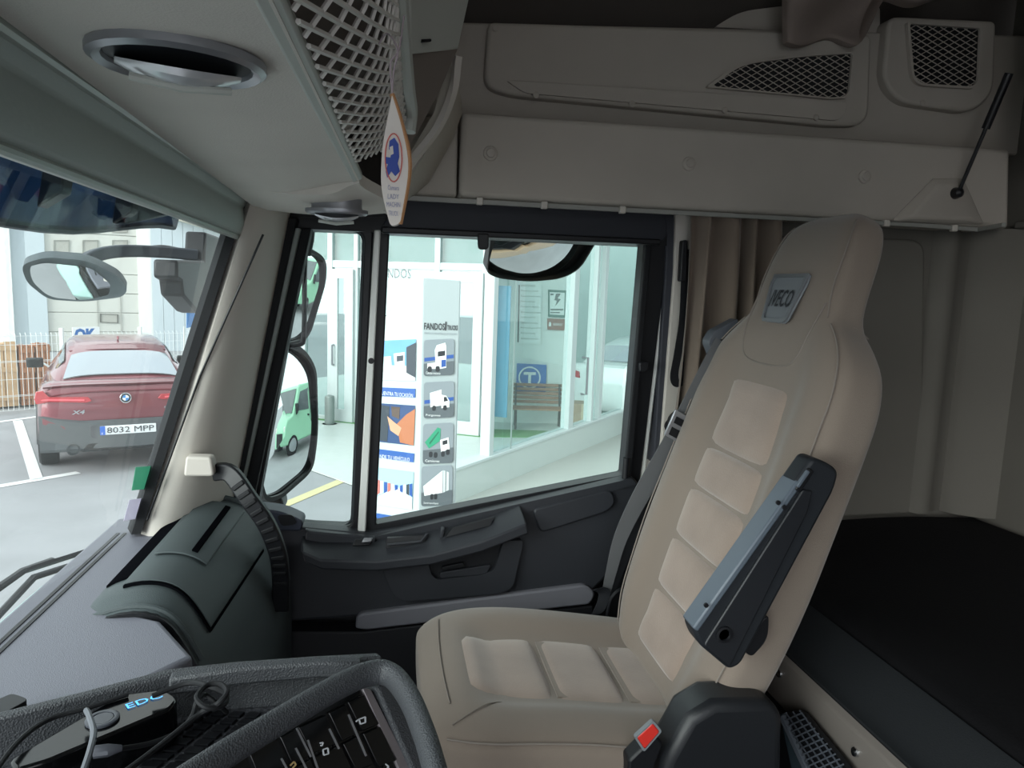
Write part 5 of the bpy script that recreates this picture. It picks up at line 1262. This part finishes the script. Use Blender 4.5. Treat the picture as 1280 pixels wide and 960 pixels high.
    npl = rplate('number_plate', [(-.29, .50, .01), (.33, .50, .01), (.33, .61, .01), (-.29, .61, .01)], mat('plate_white', '#e6e8ea', .5), .028, .01)
    rplate('plate_band', [(-.29, .50, .01), (-.235, .50), (-.235, .61), (-.29, .61, .01)], mat('plate_blue', '#3468c4', .5), .030, .003, npl, 0)
    text('plate_text', '8032 MPP', R(-.215, .52, .031), fx, V((0, 0, 1)), .072, mat('plate_ink', '#33363c', .6), npl, width=.52)
    text('plate_text', 'E', R(-.272, .51, .0335), fx, V((0, 0, 1)), .022, MATS['plate_white'], npl)
    rc = R(0, .95, .006)
    rd = mk('roundel', lathe(rc, -fy, [(.062, -.03), (.062, .006), (.055, .010), (.01, .010)], 24), mat('roundel_black', '#2a3036', .3), root)
    qd = lambda a0: prism([rc - fy * .0112] + [rc - fy * .0112 + (fx * math.cos(a0 + t) + V((0, 0, math.sin(a0 + t)))) * .036 for t in [math.pi / 2 * q / 6 for q in range(7)]], -fy * .001)
    mk('roundel_white', join(qd(0), qd(math.pi)), MATS['plate_white'], rd); mk('roundel_blue', join(qd(math.pi / 2), qd(-math.pi / 2)), mat('roundel_blue', '#3f86c9', .4), rd)
    mk('roundel_ring', tube([rc - fy * .010 + (fx * math.cos(t) + V((0, 0, math.sin(t)))) * .060 for t in [2 * math.pi * q / 24 for q in range(25)]], .004, 6), chrome, rd)
    text('badge', 'X4', R(-.58, .77, .02), fx, V((0, 0, 1)), .05, chrome, root, width=.14, depth=.01, shear=.2, bold=.03)
    text('badge', 'xDrive', R(.42, .80, .02), fx, V((0, 0, 1)), .034, chrome, root, width=.16, depth=.01, shear=.2)
    mk('trunk_lip', loft([[W_(x, .02 + .10 * (x / .95) ** 2 + dy, 1.12 - .05 * (x / .95) ** 4 + dz) for dy, dz in ((.0, -.01), (-.03, .012), (.0, .02), (.08, .015))] for x in [-.86 + 1.72 * k / 16 for k in range(17)]]), paint, root, angle=40)
    mk('trunk_crease', loft([[R(x, 1.03 - .10 * (x / .95) ** 4 + dz, o) for dz, o in ((.0, .0), (.012, .012), (.02, .0))] for x in [-.80 + 1.6 * k / 14 for k in range(15)]]), paint, root, angle=40)
    mk('roof_spoiler', loft([[W_(x, 1.12 + .10 * (x / .6) ** 2 + dy, 1.455 - .03 * (x / .6) ** 2 + dz) for dy, dz in ((-.05, .0), (-.06, .012), (.10, .055), (.12, .03))] for x in [-.58 + 1.16 * k / 10 for k in range(11)]]), paint, root, angle=40)
    fin = mk('antenna_fin', prism([W_(.0, y, z) for y, z in ((1.55, 1.55), (1.60, 1.60), (1.76, 1.565))], fx * .03), paint, root, bevel=.01)
    return root
redp = mat('car_red', '#82424a', .3, .35, coat=.8)
bumpd = mat('car_lower', '#4f5356', .55)
rc0 = gnd(157, 572 + 3); rcd = V((rc0.x, rc0.y, 0))
R0 = atd(157, 500, 8.95); R0.z = 0
car('red_car', 'dark red sloping roof car parked with its rear plate towards the windscreen', 'car', R0, rad(-21.5), redp, bumpd)
cs0 = IP(768, 560, -1.2); 
wc = gnd(738, 560) ; wc = V((wc.x, wc.y, .02)) - ibn * 1.4 + ibd * .5
car('white_car', 'white car parked inside the showroom behind the glass at the right', 'car', wc + V((0, 0, .0)), rad(38), mat('car_white', '#dfe5e6', .3, coat=.8), black, rear_detail=False)

# ================================================================== FENCE, SHED BEHIND THE CAR
F0, F1 = gnd(-30, 521), gnd(262, 497)
fdv = (F1 - F0); fl = fdv.length; fd = fdv.normalized(); fn = V((fd.y, -fd.x, 0))
fm_ = mat('fence_white', '#dfe3e2', .5)
fe = thing('wire_fence', 'white welded wire mesh fence running behind the red car', 'fence', F0)
npan = 3
for i in range(npan + 1):
    p = F0 + fd * (fl * i / npan)
    mk('post', box(p + V((-.03, -.03, 0)), p + V((.03, .03, 1.48))), fm_, fe)
for i in range(npan):
    a = F0 + fd * (fl * i / npan); L_ = fl / npan; g = []
    nvv = int(L_ / .075)
    for k in range(nvv + 1):
        p = a + fd * (L_ * k / nvv); g.append(tube([p + V((0, 0, .05)), p + V((0, 0, 1.36)), p - fn * .0 + V((0, 0, 1.40)) - fn * .05], .0045, 4))
    for z in (.06, .3, .32, .6, .9, .92, 1.2, 1.35):
        g.append(tube([a + V((0, 0, z)), a + fd * L_ + V((0, 0, z))], .0055, 4))
    mk('mesh_panel', join(*g), fm_, fe, kind='stuff', flat=True)
mk('brace', tube([F0 + fd * 2.1 + V((0, 0, .02)), F0 + fd * .9 + V((0, 0, .95))], .02, 6), fm_, fe)
OKp = lambda x, y, o=.08: atp(x, y, F0 - fn * 0 + (fn if fn.dot(EYE - F0) > 0 else -fn) * o, fn)
oks = thing('ok_sign', 'white sign with bold blue letters on the fence above the red car roof', 'sign', OKp(107, 425))
mk('sign_board', prism([OKp(x, y) for x, y in ((90, 409), (124, 408.5), (125, 445), (91, 446))], fn * .02), mat('ok_white', '#eef2f4', .5), oks)
text('sign_text', 'OK', OKp(93.5, 425.5, .10), fd, V((0, 0, 1)), .215, mat('ok_blue', '#2466b0', .5), oks, width=(OKp(121, 420) - OKp(94, 420)).length, bold=.06)
# wooden crates behind the fence
wood = mat('crate_wood', '#c9a680', .8, bump=('n', 30, .2), var=.15, varscale=4)
wood2 = mat('crate_wood_red', '#a8714f', .8, var=.15, varscale=4)
off = -fn if fn.dot(EYE - F0) > 0 else fn
for i, (xa, xb, top, m, lab) in enumerate(((-40, 24, 428, wood, 'tall pale wooden crate of upright boards behind the fence at the left edge'), (27, 46, 430, wood2, 'narrow pale brown wooden crate behind the fence nearer the red car'), (48, 66, 428, wood2, 'reddish wooden crate behind the fence partly hidden by the red car'))):
    pa = atp(xa, 500, F0 + off * .6, fn); pb = atp(xb, 500, F0 + off * .6, fn); pa.z = pb.z = 0
    hz = atp(xa, top, pa, fn).z
    cr2 = thing('wooden_crate', lab, 'crate', (pa + pb) / 2, 'crates behind the fence')
    d_ = (pb - pa); Lc = d_.length; d_ = d_.normalized(); nb_ = max(3, int(Lc / .18))
    for k in range(nb_):
        mk('board', obox(pa + d_ * (Lc * k / nb_) + V((0, 0, .04)), d_ * (Lc / nb_ - .015), off * .025, (0, 0, hz - .04 - .02 * (k % 3))), m, cr2)
    for z in (.15, hz * .55, hz - .16):
        mk('batten', obox(pa + V((0, 0, z)) - off * .02, d_ * Lc, off * .02, (0, 0, .09)), m, cr2)
    mk('crate_body', obox(pa + off * .03 + V((0, 0, .04)), d_ * Lc, off * .35, (0, 0, hz - .08)), m, cr2)
# shed with sectional door
GD = 23
g0 = atd(120, 350, GD); gnv = V((-g0.x, -g0.y, 0)).normalized(); gdv = V((-gnv.y, gnv.x, 0))
if gdv.dot(_r) < 0: gdv = -gdv
GP = lambda x, y, o=0: atp(x, y, g0 + gnv * o, gnv)
shed = thing('shed', None, None, V((g0.x, g0.y, 0)), kind='structure')
wallw = mat('shed_wall', '#b9c3c8', .6); doorm = mat('shed_door', '#c4c4bd', .6); panelg = mat('shed_panel_window', '#a8a79f', .4); 
gl0, gl1 = GP(-160, 350, -.1), GP(330, 350, -.1)
mk('shed_wall', obox(V((gl0.x, gl0.y, 0)), gdv * (gl1 - gl0).length, -gnv * .2, (0, 0, 7)), wallw, shed)
dx0, dx1 = GP(54, 350), GP(176, 350)
dw = (dx1 - dx0).length; dbase = V((dx0.x, dx0.y, 0))
sdoor = mk('sectional_door', obox(dbase - gnv * .05, gdv * dw, -gnv * .02, (0, 0, 6)), doorm, shed)
z = 0; hs_ = .62
for k in range(9):
    mk('door_panel', obox(dbase + V((0, 0, z + .01)), gdv * dw, -gnv * .04, (0, 0, hs_ - .02)), doorm, sdoor, bevel=.008)
    if k in (6, 5, 7):
        pass
    z += hs_
for r_, yy in enumerate((283, 308, 258)):
    for xx in (77, 113, 150):
        a = GP(xx - 10, yy - 8, .03); b = GP(xx + 10, yy - 8, .03); c = GP(xx + 10, yy + 8, .03); d = GP(xx - 10, yy + 8, .03)
        f = mk('door_window', ring([a, b, c, d], [(q - (a + c) / 2) * .86 + (a + c) / 2 for q in (a, b, c, d)], -gnv * .05), mat('shed_frame', '#8f8f88', .5), sdoor)
        mk('pane', prism([(q - (a + c) / 2) * .88 + (a + c) / 2 - gnv * .02 for q in (a, b, c, d)], -gnv * .01), panelg, sdoor)
a, b, c, d = [GP(x, y, .04) for x, y in ((125, 392), (148, 393), (148, 404), (125, 403))]
f = mk('wicket_window', ring([a, b, c, d], [(q - (a + c) / 2) * .86 + (a + c) / 2 for q in (a, b, c, d)], -gnv * .05), mat('shed_frame_dark', '#5d5d57', .5), sdoor)
mk('pane', prism([(q - (a + c) / 2) * .9 + (a + c) / 2 - gnv * .02 for q in (a, b, c, d)], -gnv * .01), panelg, sdoor)
for xx in (122, 151):
    p = GP(xx, 400, .02); mk('door_joint', obox(V((p.x, p.y, 0)), gdv * .03, gnv * .01, (0, 0, 2.3)), mat('shed_joint', '#a2a29b', .6), sdoor)
for xx, wdt in ((48, .5), (183, .42), (5, .5), (14, .12)):
    p = GP(xx, 400, .1); mk('column', obox(V((p.x, p.y, 0)) - gdv * wdt / 2, gdv * wdt, -gnv * .3, (0, 0, 7)), whitepaint if xx != 48 else wallw, shed)
cp_ = GP(190, 350, .2)
for k in range(9):
    mk('cladding_sheet', obox(V((cp_.x, cp_.y, 0)) + gdv * (.32 * k), gdv * .31, -gnv * (.06 + .05 * (k % 2)), (0, 0, 5.6 - .18 * k)), mat('cladding', '#bcc6cb', .5), shed)
e0 = GP(205, 258, .6)
mk('eave', obox(V((e0.x, e0.y, e0.z - .3)), gdv * 3.0 + V((0, 0, -.7)), -gnv * .6, (0, 0, .3)), mat('eave_cream', '#d8d3c2', .6), shed, bevel=.02)
ev = tag(mk('blue_board', prism([OKp(x, y, .3) for x, y in ((233, 388), (243, 388), (243, 408), (233, 410))], fn * .02), mat('board_blue', '#4f7fb8', .5)), 'small blue board on a white post beyond the fence near the pillar', 'board')
mk('board_post', prism([OKp(x, y, .32) for x, y in ((229, 408), (231, 408), (231, 500), (229, 500))], fn * .02), fm_, ev)

# ================================================================== GREEN VAN, seen in the side mirror
vg = mat('van_green', '#86b59a', .4, coat=.5)
def van(origin, heading):
    o = V(origin); fy = V((math.sin(heading), math.cos(heading), 0)); fx = V((fy.y, -fy.x, 0))
    W_ = lambda x, y, z: o + fx * x + fy * y + V((0, 0, z))
    r = thing('green_van', 'pale green chassis van with dark load bed reflected in the tall side mirror', 'van', o)
    prof = [(3.1, .42), (5.55, .42), (5.65, .60), (5.60, 1.05), (5.35, 1.22), (4.75, 1.40), (4.15, 2.25), (3.95, 2.32), (3.1, 2.30)]
    mk('cab', prism([W_(-1.0, y, z) for y, z in prof], fx * 2.0), vg, r, bevel=.06, seg=3)
    for s in (-1, 1):
        mk('side_window', prism([W_(s * 1.003, y, z) for y, z in ((3.35, 1.40), (4.55, 1.40), (4.08, 2.08), (3.35, 2.12))], fx * s * .012), darkglass, r)
        mk('door_line', prism([W_(s * 1.003, y, z) for y, z in ((3.22, .6), (3.25, .6), (3.25, 2.2), (3.22, 2.2))], fx * s * .008), black, r)
        mk('door_handle', obox(W_(s * 1.003, 3.34, 1.22), fx * s * .03, fy * .16, (0, 0, .05)), black, r)
        mk('wing_mirror', obox(W_(s * 1.05, 4.5, 1.35), fx * s * .2, fy * .10, (0, 0, .38)), black, r, bevel=.03)
        mk('head_light', obox(W_(s * .70, 5.5, .92), fx * s * .25, fy * .10, (0, 0, .22)), trimlight, r, bevel=.03)
        for y in (4.75, 1.1):
            c = W_(s * .78, y, .36)
            wh = mk('wheel', lathe(c, fx * s, [(.2, 0), (.34, 0), (.36, .03), (.36, .20), (.33, .225), (.24, .22)], 24), tyre, r)
            mk('rim', lathe(c + fx * s * .2, fx * s, [(.24, 0), (.24, .02), (.10, .03), (.03, .05), (.01, .05)], 18), alloy, wh)
    mk('windscreen', prism([W_(x, y, z) for x, y, z in ((-.88, 4.74, 1.44), (.88, 4.74, 1.44), (.82, 4.20, 2.20), (-.82, 4.20, 2.20))], fy * .02 + V((0, 0, .015))), darkglass, r)
    mk('grille', obox(W_(-.6, 5.62, .62), fx * 1.2, fy * .04, (0, 0, .38)), black, r, bevel=.02)
    mk('bumper', obox(W_(-.98, 5.4, .32), fx * 1.96, fy * .3, (0, 0, .26)), black, r, bevel=.04)
    mk('chassis', obox(W_(-.45, -.2, .5), fx * .9, fy * 3.6, (0, 0, .22)), black, r)
    mk('load_floor', obox(W_(-1.02, -.3, .86), fx * 2.04, fy * 3.3, (0, 0, .10)), mat('load_dark', '#4a4f50', .6), r)
    mk('headboard', obox(W_(-1.02, 2.9, .96), fx * 2.04, fy * .08, (0, 0, 1.3)), mat('load_dark', '#4a4f50', .6), r)
    for s in (-1, 1): mk('drop_side', obox(W_(s * 1.0, -.3, .90), fx * s * .04, fy * 3.2, (0, 0, .40)), mat('load_grey', '#7d8583', .6), r)
    return r
van(V((11.2, 8.8, 0)), rad(-160))
